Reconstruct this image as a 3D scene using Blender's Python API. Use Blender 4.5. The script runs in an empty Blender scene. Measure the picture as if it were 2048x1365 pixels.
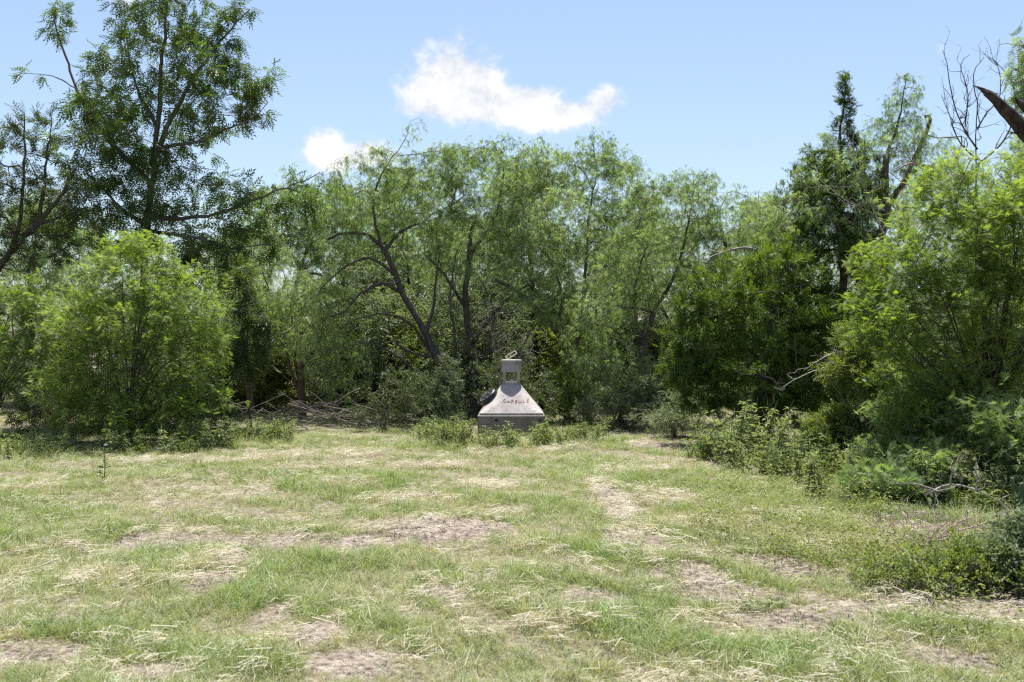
import bpy, math, random
import numpy as np
from mathutils import Vector, Matrix
from mathutils.bvhtree import BVHTree

S = bpy.context.scene
COL = S.collection
R = math.radians

# ------------------------------------------------------------------ camera
CAM_H = 1.7
FPX = 1991.0                       # focal length in photo pixels (35 mm on a 36 mm sensor)
cam = bpy.data.cameras.new('camera')
cam.lens = 35.0; cam.sensor_width = 36.0; cam.clip_end = 5000; cam.clip_start = 0.1
cam.dof.use_dof = True; cam.dof.focus_distance = 18.0; cam.dof.aperture_fstop = 4.0
cam_o = bpy.data.objects.new('camera', cam); COL.objects.link(cam_o)
cam_o.location = (0, 0, CAM_H); cam_o.rotation_euler = (R(90), 0, 0)
S.camera = cam_o

# ------------------------------------------------------------------ light, exposure
SUN_EL, SUN_AZ = 77.0, 3.0         # high noon sun, just behind the trees
S.view_settings.view_transform = 'Standard'
S.view_settings.look = 'None'
S.view_settings.gamma = 1.0
S.view_settings.use_curve_mapping = False
S.view_settings.exposure = 1.15
sun = bpy.data.lights.new('sun', 'SUN'); sun.energy = 4.9; sun.angle = R(0.53); sun.color = (1.0, 0.965, 0.90)
sun_o = bpy.data.objects.new('sun', sun); COL.objects.link(sun_o)
sd = Vector((math.cos(R(SUN_EL)) * math.sin(R(SUN_AZ)), math.cos(R(SUN_EL)) * math.cos(R(SUN_AZ)), math.sin(R(SUN_EL))))
sun_o.rotation_euler = sd.to_track_quat('Z', 'Y').to_euler(); sun_o.location = (0, 0, 50)

c = S.cycles
c.max_bounces = 10; c.diffuse_bounces = 7; c.glossy_bounces = 2; c.transmission_bounces = 6; c.transparent_max_bounces = 4
c.use_denoising = False
c.caustics_reflective = False; c.caustics_refractive = False
c.sample_clamp_indirect = 6.0
c.filter_width = 1.3

world = bpy.data.worlds.new('World'); S.world = world; world.use_nodes = True
def build_world():
    nt = world.node_tree; N = nt.nodes; L = nt.links
    N.clear()
    out = N.new('ShaderNodeOutputWorld'); bg = N.new('ShaderNodeBackground'); bg.inputs['Strength'].default_value = 0.088
    sky = N.new('ShaderNodeTexSky'); sky.sky_type = 'NISHITA'; sky.sun_disc = False
    sky.sun_elevation = R(SUN_EL); sky.sun_rotation = R(SUN_AZ); sky.altitude = 100
    sky.air_density = 1.0; sky.dust_density = 1.9; sky.ozone_density = 1.8
    tc = N.new('ShaderNodeTexCoord')
    sep = N.new('ShaderNodeSeparateXYZ'); L.new(tc.outputs['Generated'], sep.inputs[0])
    def m(op, a, b=None):
        n = N.new('ShaderNodeMath'); n.operation = op
        for i, v in enumerate((a, b)):
            if v is None: continue
            if isinstance(v, (int, float)): n.inputs[i].default_value = v
            else: L.new(v, n.inputs[i])
        return n.outputs[0]
    az = m('ARCTAN2', sep.outputs[0], sep.outputs[1])
    el = m('ARCSINE', sep.outputs[2])
    # fluffy edge: the cloud field is warped and eroded by noise
    nz = N.new('ShaderNodeTexNoise'); nz.inputs['Scale'].default_value = 24; nz.inputs['Detail'].default_value = 11; nz.inputs['Roughness'].default_value = 0.66
    L.new(tc.outputs['Generated'], nz.inputs['Vector'])
    nz2 = N.new('ShaderNodeTexNoise'); nz2.inputs['Scale'].default_value = 11; nz2.inputs['Detail'].default_value = 3
    L.new(tc.outputs['Generated'], nz2.inputs['Vector'])
    w1 = m('MULTIPLY', m('SUBTRACT', nz2.outputs['Fac'], 0.5), 0.05)
    azw = m('ADD', az, w1)
    def puff(px, py, rx, ry, amp=1.0):
        a0 = math.atan((px - 1024) / FPX); e0 = math.atan((683 - py) / FPX)
        u = m('DIVIDE', m('SUBTRACT', azw, a0), rx / FPX); v = m('DIVIDE', m('SUBTRACT', el, e0), ry / FPX)
        d2 = m('ADD', m('MULTIPLY', u, u), m('MULTIPLY', v, v))
        return m('MULTIPLY', m('POWER', 2.718, m('MULTIPLY', d2, -1.0)), amp)
    puffs = [puff(905, 150, 62, 60, 1.15), puff(860, 200, 62, 36, .9), puff(950, 205, 95, 40, 1.0), puff(985, 150, 34, 34, .6), puff(1060, 215, 62, 30, .9),
             puff(1110, 238, 70, 24, .9), puff(1190, 205, 42, 26, .95), puff(1065, 185, 22, 18, .4), puff(800, 225, 30, 14, .4),
             puff(650, 305, 40, 34, .85), puff(735, 312, 52, 26, .8), puff(690, 330, 60, 20, .6), puff(892, 288, 20, 18, .34),
             puff(235, 40, 30, 40, .55), puff(1900, 135, 16, 24, .22)]
    f = puffs[0]
    for p in puffs[1:]: f = m('ADD', f, p)
    f = m('ADD', f, m('MULTIPLY', m('MULTIPLY', m('SUBTRACT', nz.outputs['Fac'], 0.5), 2.3), m('MINIMUM', m('MULTIPLY', f, 4.0), 1.0)))
    rmp = N.new('ShaderNodeMapRange'); rmp.interpolation_type = 'SMOOTHSTEP'
    L.new(f, rmp.inputs['Value']); rmp.inputs['From Min'].default_value = 0.12; rmp.inputs['From Max'].default_value = .85
    cov = m('MINIMUM', rmp.outputs[0], 1.0)
    cov = m('MULTIPLY', cov, m('GREATER_THAN', sep.outputs[1], 0.0))
    ccol = N.new('ShaderNodeMix'); ccol.data_type = 'RGBA'
    crm = N.new('ShaderNodeMapRange'); L.new(nz.outputs['Fac'], crm.inputs['Value']); crm.inputs['From Min'].default_value = .38; crm.inputs['From Max'].default_value = .58; L.new(crm.outputs[0], ccol.inputs[0]); ccol.inputs[6].default_value = (3.9, 4.15, 4.55, 1); ccol.inputs[7].default_value = (5.5, 5.5, 5.55, 1)
    mix = N.new('ShaderNodeMix'); mix.data_type = 'RGBA'
    L.new(cov, mix.inputs[0]); L.new(sky.outputs[0], mix.inputs[6]); L.new(ccol.outputs[2], mix.inputs[7])
    L.new(mix.outputs[2], bg.inputs['Color']); L.new(bg.outputs[0], out.inputs['Surface'])
build_world()

# ------------------------------------------------------------------ helpers
def P(px, py, Y):
    """the point at distance Y that the photograph shows at pixel (px, py)"""
    return np.array(((px - 1024) / FPX * Y, Y, CAM_H - (py - 683) / FPX * Y))
def ground_y(py): return CAM_H * FPX / (py - 683.0)

def gz(x, y):
    return 0.025 * np.sin(x * 0.9 + 1.3) * np.cos(y * 0.7) + 0.018 * np.sin(x * 2.1 - y * 1.7) + 0.012 * np.cos(x * 3.7 + y * 2.9 + .4)

def sn(p, scale, seed):
    """smooth pseudo noise, about -1..1, for an (n,3) or (n,2) array"""
    rg = np.random.default_rng(seed); d = p.shape[1]; s = 0
    for k in range(6):
        w = rg.normal(size=d) / scale * (1 + 0.35 * k); s = s + np.sin(p @ w + rg.uniform(0, 6.28))
    return s / 2.6

def mesh(name, V, F, mat, attrs=None, smooth=False, link=True, parent=None, loc=None):
    """F: (n,3) or (n,4) int array, or a list of such arrays"""
    Fs = F if isinstance(F, list) else [F]
    Fs = [np.asarray(f, dtype=np.int32) for f in Fs if len(f)]
    me = bpy.data.meshes.new(name)
    V = np.asarray(V, dtype=np.float32)
    me.vertices.add(len(V)); me.vertices.foreach_set('co', V.ravel())
    nl = sum(f.size for f in Fs); npoly = sum(len(f) for f in Fs)
    me.loops.add(nl); me.loops.foreach_set('vertex_index', np.concatenate([f.ravel() for f in Fs]))
    me.polygons.add(npoly)
    tot = np.concatenate([np.full(len(f), f.shape[1], dtype=np.int32) for f in Fs])
    st = np.zeros(npoly, dtype=np.int32); st[1:] = np.cumsum(tot)[:-1]
    me.polygons.foreach_set('loop_start', st); me.polygons.foreach_set('loop_total', tot)
    me.polygons.foreach_set('use_smooth', np.full(npoly, smooth))
    for an, av in (attrs or {}).items():
        a = me.attributes.new(an, 'FLOAT', 'FACE'); a.data.foreach_set('value', np.asarray(av, dtype=np.float32))
    me.update(calc_edges=True); me.validate()
    me.materials.append(mat)
    o = bpy.data.objects.new(name, me)
    if link: COL.objects.link(o)
    if parent: o.parent = parent
    if loc is not None: o.location = loc
    return o

def empty(name, loc, label, cat, group=None):
    o = bpy.data.objects.new(name, None); COL.objects.link(o); o.location = [float(v) for v in loc]; o.empty_display_size = .2
    o['label'] = label; o['category'] = cat
    if group: o['group'] = group
    return o
def tag(o, label, cat, group=None):
    o['label'] = label; o['category'] = cat
    if group: o['group'] = group
    return o
def dup(t, loc, rz, sc=1.0, label=None, group=None):
    n = t.copy(); COL.objects.link(n); n.location = [float(v) for v in loc]; n.rotation_euler = (0, 0, rz); n.scale = (sc, sc, sc)
    if label: n['label'] = label
    if group: n['group'] = group
    for ch in t.children:
        k = ch.copy(); COL.objects.link(k); k.parent = n
        for g in ch.children:
            q = g.copy(); COL.objects.link(q); q.parent = k
    return n

# ------------------------------------------------------------------ materials
def new_mat(name):
    m = bpy.data.materials.new(name); m.use_nodes = True; m.node_tree.nodes.clear()
    return m, m.node_tree.nodes, m.node_tree.links
def ramp(N, stops):
    r = N.new('ShaderNodeValToRGB'); e = r.color_ramp.elements
    while len(e) < len(stops): e.new(0.5)
    for q, (p, col) in zip(e, stops): q.position = p; q.color = (*col, 1)
    return r
def leaf_mat(name, stops, trans=0.45, tcol=(1.15, 1.1, 0.5), rough=0.5, spec=0.3, inst=False):
    """two sided leaf: a slightly glossy face and light coming through it; the colour varies leaf by leaf"""
    m, N, L = new_mat(name)
    out = N.new('ShaderNodeOutputMaterial'); at = N.new('ShaderNodeAttribute'); at.attribute_name = 'rnd'
    r = ramp(N, stops); L.new(at.outputs['Fac'], r.inputs[0]); col = r.outputs[0]
    if inst:
        ai = N.new('ShaderNodeAttribute'); ai.attribute_type = 'INSTANCER'; ai.attribute_name = 'tint'
        r2 = ramp(N, inst); L.new(at.outputs['Fac'], r2.inputs[0])
        mx = N.new('ShaderNodeMix'); mx.data_type = 'RGBA'; L.new(ai.outputs['Fac'], mx.inputs[0]); L.new(col, mx.inputs[6]); L.new(r2.outputs[0], mx.inputs[7]); col = mx.outputs[2]
    p = N.new('ShaderNodeBsdfPrincipled'); p.inputs['Roughness'].default_value = rough; p.inputs['Specular IOR Level'].default_value = spec
    L.new(col, p.inputs['Base Color'])
    t = N.new('ShaderNodeBsdfTranslucent')
    mc = N.new('ShaderNodeMix'); mc.data_type = 'RGBA'; mc.blend_type = 'MULTIPLY'; mc.inputs[0].default_value = 1
    L.new(col, mc.inputs[6]); mc.inputs[7].default_value = (*tcol, 1); L.new(mc.outputs[2], t.inputs[0])
    mix = N.new('ShaderNodeMixShader'); mix.inputs[0].default_value = trans
    L.new(p.outputs[0], mix.inputs[1]); L.new(t.outputs[0], mix.inputs[2]); L.new(mix.outputs[0], out.inputs[0])
    return m
def bark_mat(name, a, b, scale=9.0, bump=0.6):
    m, N, L = new_mat(name)
    out = N.new('ShaderNodeOutputMaterial'); p = N.new('ShaderNodeBsdfPrincipled'); p.inputs['Roughness'].default_value = 0.9; p.inputs['Specular IOR Level'].default_value = 0.15
    tc = N.new('ShaderNodeTexCoord'); mp = N.new('ShaderNodeMapping'); mp.inputs['Scale'].default_value = (1, 1, 0.3); L.new(tc.outputs['Object'], mp.inputs[0])
    nz = N.new('ShaderNodeTexNoise'); nz.inputs['Scale'].default_value = scale * 3; nz.inputs['Detail'].default_value = 6; L.new(mp.outputs[0], nz.inputs['Vector'])
    r = ramp(N, [(0.3, a), (0.7, b)]); L.new(nz.outputs['Fac'], r.inputs[0]); L.new(r.outputs[0], p.inputs['Base Color'])
    bp = N.new('ShaderNodeBump'); bp.inputs['Strength'].default_value = bump; bp.inputs['Distance'].default_value = 0.02; L.new(nz.outputs['Fac'], bp.inputs['Height']); L.new(bp.outputs[0], p.inputs['Normal'])
    L.new(p.outputs[0], out.inputs[0]); return m
def plain_mat(name, col, rough=0.6, spec=0.4, metal=0.0):
    m, N, L = new_mat(name); out = N.new('ShaderNodeOutputMaterial'); p = N.new('ShaderNodeBsdfPrincipled')
    tc = N.new('ShaderNodeTexCoord'); nz = N.new('ShaderNodeTexNoise'); nz.inputs['Scale'].default_value = 14; nz.inputs['Detail'].default_value = 5; L.new(tc.outputs['Object'], nz.inputs['Vector'])
    r = ramp(N, [(0.3, tuple(v * .8 for v in col)), (0.7, tuple(min(1, v * 1.15) for v in col))]); L.new(nz.outputs['Fac'], r.inputs[0]); L.new(r.outputs[0], p.inputs['Base Color'])
    p.inputs['Roughness'].default_value = rough; p.inputs['Specular IOR Level'].default_value = spec; p.inputs['Metallic'].default_value = metal
    L.new(p.outputs[0], out.inputs[0]); return m

M = {}
M['mesquite'] = leaf_mat('mesquite_leaf', [(0, (.115, .17, .065)), (.5, (.175, .24, .10)), (1, (.26, .31, .16))], .5, (1.5, 1.6, .8), .55, .3)
M['huisache'] = leaf_mat('huisache_leaf', [(0, (.12, .185, .040)), (.5, (.18, .255, .055)), (1, (.26, .32, .085))], .5, (1.3, 1.38, .55))
M['pecan'] = leaf_mat('pecan_leaf', [(0, (.055, .095, .028)), (.55, (.09, .145, .04)), (.85, (.16, .225, .05)), (1, (.22, .28, .07))], .42, (1.3, 1.35, .4), .38, .5)
M['redleaf'] = leaf_mat('red_leaf', [(0, (.09, .035, .03)), (1, (.14, .05, .05))], .4, (1.1, 1, 1))
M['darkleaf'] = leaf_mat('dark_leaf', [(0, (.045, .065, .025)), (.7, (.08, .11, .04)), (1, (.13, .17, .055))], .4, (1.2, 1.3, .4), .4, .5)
M['juniper'] = leaf_mat('juniper_leaf', [(0, (.042, .078, .016)), (.6, (.09, .15, .026)), (1, (.17, .24, .04))], .4, (1.2, 1.2, .3))
M['grayleaf'] = leaf_mat('gray_leaf', [(0, (.10, .14, .075)), (1, (.22, .26, .16))], .4, (1.1, 1.15, .6))
M['shrubleaf'] = leaf_mat('shrub_leaf', [(0, (.10, .15, .035)), (.6, (.17, .225, .06)), (1, (.26, .29, .11))], .45, (1.15, 1.15, .45))
M['weedleaf'] = leaf_mat('weed_leaf', [(0, (.16, .21, .085)), (.6, (.25, .30, .14)), (1, (.36, .39, .23))], .42, (1.1, 1.12, .5))
M['grass'] = leaf_mat('grass_blade', [(0, (.11, .18, .055)), (.5, (.19, .275, .085)), (.8, (.25, .335, .08)), (1, (.31, .37, .17))], .4, (1.1, 1.1, .5), .45, .35,
                      inst=[(0, (.32, .275, .185)), (.5, (.46, .415, .29)), (1, (.60, .56, .43))])
M['straw'] = leaf_mat('straw_blade', [(0, (.29, .25, .17)), (.6, (.41, .37, .27)), (1, (.53, .49, .38))], .2, (1, 1, .8))
M['bark'] = bark_mat('dark_bark', (.045, .038, .033), (.13, .11, .095))
M['twig'] = bark_mat('twig_bark', (.10, .085, .07), (.24, .21, .18))
M['ashbark'] = bark_mat('ash_bark', (.07, .062, .055), (.17, .155, .14))
M['roughbark'] = bark_mat('rough_bark', (.010, .008, .007), (.085, .066, .055), 10.0, 1.0)
M['redbark'] = bark_mat('red_bark', (.07, .045, .032), (.17, .105, .075))
M['graybark'] = bark_mat('gray_bark', (.14, .125, .115), (.36, .33, .30))
M['paleback'] = bark_mat('pale_bark', (.20, .175, .15), (.42, .38, .33))
M['greenstem'] = plain_mat('green_stem', (.10, .13, .045))
M['drystem'] = plain_mat('dry_stem', (.26, .19, .16))
M['dark_clod'] = plain_mat('dark_clod', (.10, .075, .06), .9, .1)

# ------------------------------------------------------------------ leaf templates: x along the leaf, z its upper side
def diamond(L, W, fold=.25, base=0.0):
    V = np.array([(base, 0, 0), (base + .45 * L, W / 2, fold * W), (base + L, 0, -.08 * L), (base + .45 * L, -W / 2, fold * W)])
    return V, np.array([(0, 2, 1), (0, 3, 2)])
def combine(parts):
    V, F, n = [], [], 0
    for v, f in parts: V.append(v); F.append(f + n); n += len(v)
    return np.concatenate(V), np.concatenate(F)
def rotz(v, a): c_, s_ = math.cos(a), math.sin(a); return v @ np.array([(c_, s_, 0), (-s_, c_, 0), (0, 0, 1)])
def roty(v, a): c_, s_ = math.cos(a), math.sin(a); return v @ np.array([(c_, 0, -s_), (0, 1, 0), (s_, 0, c_)])
def tri(L, W): return np.array([(0, W * .5, 0), (0, -W * .5, 0), (L, 0, 0)], float), np.array([(0, 1, 2)])
def tri2(L, W):  # widest past the middle
    return np.array([(0, 0, 0), (L * .6, W * .5, 0), (L, 0, 0), (L * .5, -W * .5, 0)], float), np.array([(0, 2, 1), (0, 3, 2)])
def frond_pinnate(n, L, leaf, droop=.3, ang=1.0, terminal=True, taper=True):
    parts = []
    for i in range(n):
        t = (i + 1) / (n + .5); s = (.65 + .35 * math.sin(math.pi * min(1, t * .95))) if taper else 1
        for sgn in (1, -1):
            v, f = leaf; v = v * s; v = rotz(v, sgn * ang); v = v + np.array((t * L, 0, -droop * L * t * t)); parts.append((v, f))
    if terminal:
        v, f = leaf; parts.append((v + np.array((L, 0, -droop * L)), f))
    return combine(parts)
T = {}
T['pecan'] = frond_pinnate(4, .22, diamond(.10, .033), .45, .95)
T['dark'] = combine([(rotz(diamond(.05, .018, base=.01)[0], a) + np.array((x, 0, 0)), diamond(.05, .018)[1]) for x, a in ((0, .7), (.02, -.7), (.04, .6), (.06, -.6), (.08, 0))])
_p = frond_pinnate(5, .10, tri(.042, .011), .35, 1.05, True)
T['mesquite'] = combine([(rotz(_p[0], .38) + np.array((.03, 0, 0)), _p[1]), (rotz(_p[0], -.38) + np.array((.03, 0, 0)), _p[1])])
T['huisache'] = frond_pinnate(7, .095, tri(.038, .0086), .18, 1.15)
T['juniper'] = combine([(rotz(roty(tri(.055, .010)[0], b), a) + np.array((x, 0, 0)), tri(.055, .010)[1])
                        for x, a, b in ((0, .6, .2), (.01, -.6, -.2), (.025, .45, -.3), (.035, -.5, .3), (.05, .3, .1), (.055, -.25, -.1), (.07, 0, 0))])
T['small'] = combine([(rotz(diamond(.030, .015, base=.003)[0], a) + np.array((x, 0, 0)), diamond(.03, .015)[1]) for x, a in ((0, .9), (.012, -.9), (.028, .8), (.04, -.8), (.055, .6), (.066, -.5), (.075, 0))])
T['weed'] = diamond(.11, .036, .3, .012)

def scatter(tmpl, pos, axis, upv, scale, rng, tint_noise=None):
    """one mesh worth of leaves: a copy of the template at every pos, axis along the leaf"""
    V, F = tmpl; n = len(pos); k = len(V)
    a = axis / (np.linalg.norm(axis, axis=1, keepdims=True) + 1e-9)
    nn = upv - (upv * a).sum(1, keepdims=True) * a; nn /= (np.linalg.norm(nn, axis=1, keepdims=True) + 1e-9)
    b = np.cross(nn, a)
    W = pos[:, None, :] + scale[:, None, None] * (V[None, :, 0:1] * a[:, None, :] + V[None, :, 1:2] * b[:, None, :] + V[None, :, 2:3] * nn[:, None, :])
    Fo = (F[None] + (np.arange(n) * k)[:, None, None]).reshape(-1, F.shape[1])
    base = rng.uniform(0, 1, n)
    if tint_noise is not None: base = np.clip(.55 * base + .45 * (tint_noise * .5 + .5), 0, 1)
    rnd = np.repeat(base, len(F)) + rng.normal(0, .08, n * len(F))
    return W.reshape(-1, 3), Fo, np.clip(rnd, 0, 1)

# ------------------------------------------------------------------ wood
def tube(pts, rad, sides=8, rough=0.0, seed=0, cap=True, ridge=0.0):
    pts = np.asarray(pts, float); n = len(pts); rad = np.asarray(rad, float)
    t = np.gradient(pts, axis=0); t /= (np.linalg.norm(t, axis=1, keepdims=True) + 1e-9)
    u = np.cross(t[0], (0.3, 1, 0.2)); u /= np.linalg.norm(u); rings = []
    rg = np.random.default_rng(seed); ph = rg.uniform(0, 6.28, 4)
    for i in range(n):
        u = u - (u @ t[i]) * t[i]; u /= (np.linalg.norm(u) + 1e-9); w = np.cross(t[i], u)
        an = np.arange(sides) / sides * 2 * math.pi
        rr = rad[i] * (1 + rough * (np.sin(2 * an + ph[0] + i * .35) + .6 * np.sin(3 * an + ph[1] - i * .5) + .5 * rg.normal(size=sides)) + ridge * (np.sin(7 * an + ph[2] + .25 * math.sin(i * .6)) + .7 * np.sin(11 * an + ph[3] + i * .12)))
        rings.append(pts[i] + rr[:, None] * (np.cos(an)[:, None] * u + np.sin(an)[:, None] * w))
    V = np.concatenate(rings); j = np.arange(sides); j2 = (j + 1) % sides
    F = np.concatenate([np.stack([i * sides + j, i * sides + j2, (i + 1) * sides + j2, (i + 1) * sides + j], 1) for i in range(n - 1)])
    if cap:
        V = np.concatenate([V, pts[:1], pts[-1:]]); a, b_ = n * sides, n * sides + 1
        C = np.concatenate([np.stack([j2, j, np.full(sides, a)], 1), np.stack([(n - 1) * sides + j, (n - 1) * sides + j2, np.full(sides, b_)], 1)])
        return V, [F, C]
    return V, [F]
def join_tubes(lst):
    V, Q, C, n = [], [], [], 0
    for v, fs in lst:
        V.append(v); Q.append(fs[0] + n)
        if len(fs) > 1: C.append(fs[1] + n)
        n += len(v)
    return np.concatenate(V), [np.concatenate(Q)] + ([np.concatenate(C)] if C else [])
def prisms(A, B, ra, rb, sides=3):
    d = B - A; L = np.linalg.norm(d, axis=1, keepdims=True) + 1e-9; d = d / L
    ref = np.where(np.abs(d[:, 2:3]) > .8, np.array([[1., 0, 0]]), np.array([[0, 0, 1.]]))
    u = np.cross(d, ref); u /= np.linalg.norm(u, axis=1, keepdims=True); w = np.cross(d, u)
    an = np.arange(sides) / sides * 2 * math.pi
    off = np.cos(an)[None, :, None] * u[:, None] + np.sin(an)[None, :, None] * w[:, None]
    VA = A[:, None] + ra[:, None, None] * off; VB = B[:, None] + d[:, None] * (ra[:, None, None] * .3) + rb[:, None, None] * off
    V = np.concatenate([VA, VB], 1).reshape(-1, 3); j = np.arange(sides); j2 = (j + 1) % sides
    q = np.stack([j, j2, sides + j2, sides + j], 1)
    return V, (q[None] + (np.arange(len(A)) * 2 * sides)[:, None, None]).reshape(-1, 4)
def smooth_path(ctrl, step=.12, wig=.02, rng=None):
    p = np.asarray(ctrl, float); q = np.concatenate([[2 * p[0] - p[1]], p, [2 * p[-1] - p[-2]]]); out = []
    for i in range(len(p) - 1):
        p0, p1, p2, p3 = q[i:i + 4]; m_ = max(2, int(np.linalg.norm(p2 - p1) / step))
        for s in np.arange(m_) / m_:
            out.append(.5 * (2 * p1 + (p2 - p0) * s + (2 * p0 - 5 * p1 + 4 * p2 - p3) * s * s + (3 * p1 - p0 - 3 * p2 + p3) * s ** 3))
    out.append(p[-1]); out = np.array(out)
    if rng is not None and wig > 0:
        w = np.cumsum(rng.normal(0, wig, out.shape), 0); w -= np.linspace(0, 1, len(w))[:, None] * w[-1]; w[0] = 0; out = out + w * .7
    return out

def sample_blobs(blobs, n, rng, shell=.5, clump=0.0, cs=.5, seed=1, zmin=.1, rag=.14):
    """points in the crown's lobes; blob = centre (3), radii (3), weight"""
    C_ = np.array([b[0] for b in blobs]); Rr = np.array([b[1] for b in blobs]); wt = np.array([b[2] for b in blobs]) * Rr.prod(1) ** .7
    out = np.zeros((0, 3))
    while len(out) < n:
        k = rng.choice(len(blobs), n * 3, p=wt / wt.sum()); d = rng.normal(size=(n * 3, 3)); d /= np.linalg.norm(d, axis=1, keepdims=True)
        r = rng.uniform(0, 1, (n * 3, 1)) ** (1 / 3 * (1 - shell) + .02) * (1 + rag * rng.normal(size=(n * 3, 1)))
        p = C_[k] + Rr[k] * d * r
        keep = p[:, 2] > zmin
        if clump: keep &= sn(p, cs, seed) > rng.uniform(-1.6, clump * 1.2, len(p)) - .3
        out = np.concatenate([out, p[keep]])
    return out[:n]

class Tree:
    def __init__(self, rng): self.rng = rng; self.pos = np.zeros((60000, 3)); self.par = np.full(60000, -1); self.rad = np.zeros(60000); self.n = 0; self.guides = []; self.twigs = []
    def add(self, p, par, r=0.0):
        i = self.n; self.pos[i] = p; self.par[i] = par; self.rad[i] = r; self.n += 1; return i
    def guide(self, ctrl, r0, r1, wig=.02, step=.12):
        pts = smooth_path(ctrl, step, wig, self.rng); rr = r0 + (r1 - r0) * np.linspace(0, 1, len(pts)) ** .85
        par = -1
        if self.n: par = int(np.argmin(np.linalg.norm(self.pos[:self.n] - pts[0], axis=1))); 
        if par >= 0: pts[0] = self.pos[par]
        for p, r in zip(pts, rr): par = self.add(p, par, r)
        self.guides.append((pts, rr))
    def grow(self, targets, step=.22, bend=.35, up=.25, jit=.04, pen=.6, maxlen=None, record=False):
        g = self.pos[:self.n]; order = np.argsort([np.min(((g[::3] - t) ** 2).sum(1)) for t in targets])
        for t in targets[order]:
            P_ = self.pos[:self.n]; d = P_ - t; ds = np.sqrt((d ** 2).sum(1)); sc = ds + pen * np.maximum(0, d[:, 2])
            i = int(np.argmin(sc)); L = ds[i]
            if L < .03: continue
            a = self.pos[i].copy(); pi = self.par[i]; tan = (a - self.pos[pi]) if pi >= 0 else np.array((0, 0, 1.)); tan = tan / (np.linalg.norm(tan) + 1e-9)
            end = t if (maxlen is None or L <= maxlen) else a + (t - a) / L * maxlen
            L = np.linalg.norm(end - a); ctl = a + L * bend * (tan * .6 + np.array((0, 0, up))) + .15 * (end - a)
            m_ = max(2, int(L / step)); par = i; ids = [i]
            for k in range(1, m_ + 1):
                s = k / m_; q = (1 - s) ** 2 * a + 2 * s * (1 - s) * ctl + s * s * end
                if k < m_: q = q + self.rng.normal(0, jit * min(L, 1), 3)
                par = self.add(q, par); ids.append(par)
            if record: self.twigs.append(ids)
    def radii(self, r_tip=.004, ex=.45, rmax=.05):
        n = self.n; cnt = np.zeros(n); has = np.zeros(n, bool); has[self.par[:n][self.par[:n] >= 0]] = True; cnt[~has] = 1
        for i in range(n - 1, -1, -1):
            p = self.par[i]
            if p >= 0: cnt[p] += cnt[i]
        free = self.rad[:n] == 0; self.rad[:n][free] = np.minimum(r_tip * cnt[free] ** ex, rmax)
        for i in range(n):
            p = self.par[i]
            if free[i] and p >= 0: self.rad[i] = min(self.rad[i], self.rad[p])
        self.free = free
    def wood(self, base, t, bark, twig, trunk_sides=9):
        for k, (pts, rr) in enumerate(self.guides):
            rr = np.maximum(rr, .006)
            V, F = tube(pts - base, rr, trunk_sides if rr[0] > .05 else 6, .07, k + self.n)
            mesh('trunk' if k == 0 else 'limb', V, F, bark, smooth=True, parent=t)
        ids = np.nonzero(self.free & (self.par[:self.n] >= 0))[0]
        if len(ids):
            p = self.par[ids]; ra = np.minimum(self.rad[p], self.rad[ids] * 1.25)
            V, F = prisms(self.pos[p] - base, self.pos[ids] - base, ra, self.rad[ids], 3)
            mesh('twigs', V, F, twig, smooth=True, parent=t)['kind'] = 'stuff'
    def leaves(self, base, t, tmpl, mat, per, rng, droop=.2, radial=.7, along=.7, upj=.35, scale=1.0, svar=.25, spread=.04, name='crown', t0=.15, flat=1.0, sel=None, ns=.8):
        tw = self.twigs if sel is None else [w for w in self.twigs if sel(self.pos[w[-1]])]
        if not tw: return
        A = np.array([self.pos[w[0]] for w in tw]); Bm = np.array([self.pos[w[len(w) // 2]] for w in tw]); B = np.array([self.pos[w[-1]] for w in tw])
        k = np.repeat(np.arange(len(tw)), per); n = len(k); s = rng.uniform(t0, 1.0, (n, 1)) ** .8
        pos = (1 - s) ** 2 * A[k] + 2 * s * (1 - s) * (2 * Bm[k] - .5 * A[k] - .5 * B[k]) + s * s * B[k]
        pos = pos + rng.normal(0, spread, (n, 3))
        D = B[k] - A[k]; D /= (np.linalg.norm(D, axis=1, keepdims=True) + 1e-9)
        rad = rng.normal(size=(n, 3)); rad[:, 2] *= flat; rad /= (np.linalg.norm(rad, axis=1, keepdims=True) + 1e-9)
        ax = along * D + radial * rad + np.array((0, 0, -droop)); up = np.array((0, 0, 1.)) + rng.normal(0, upj, (n, 3))
        V, F, rnd = scatter(tmpl, pos, ax, up, scale * (1 + svar * rng.uniform(-1, 1, n)), rng, sn(pos, ns, 5))
        return mesh(name, V - base, F, mat, {'rnd': rnd}, parent=t)

OFF = 0.0                          # moves a whole drawn tree deeper
def B(px, py, rx, ry, Y, rY=None, w=1.0):
    Y = Y + OFF
    k = Y / FPX; return (P(px, py, Y), np.array((rx * k, rY if rY else (rx + ry) * .5 * k, ry * k)), w)

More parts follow.
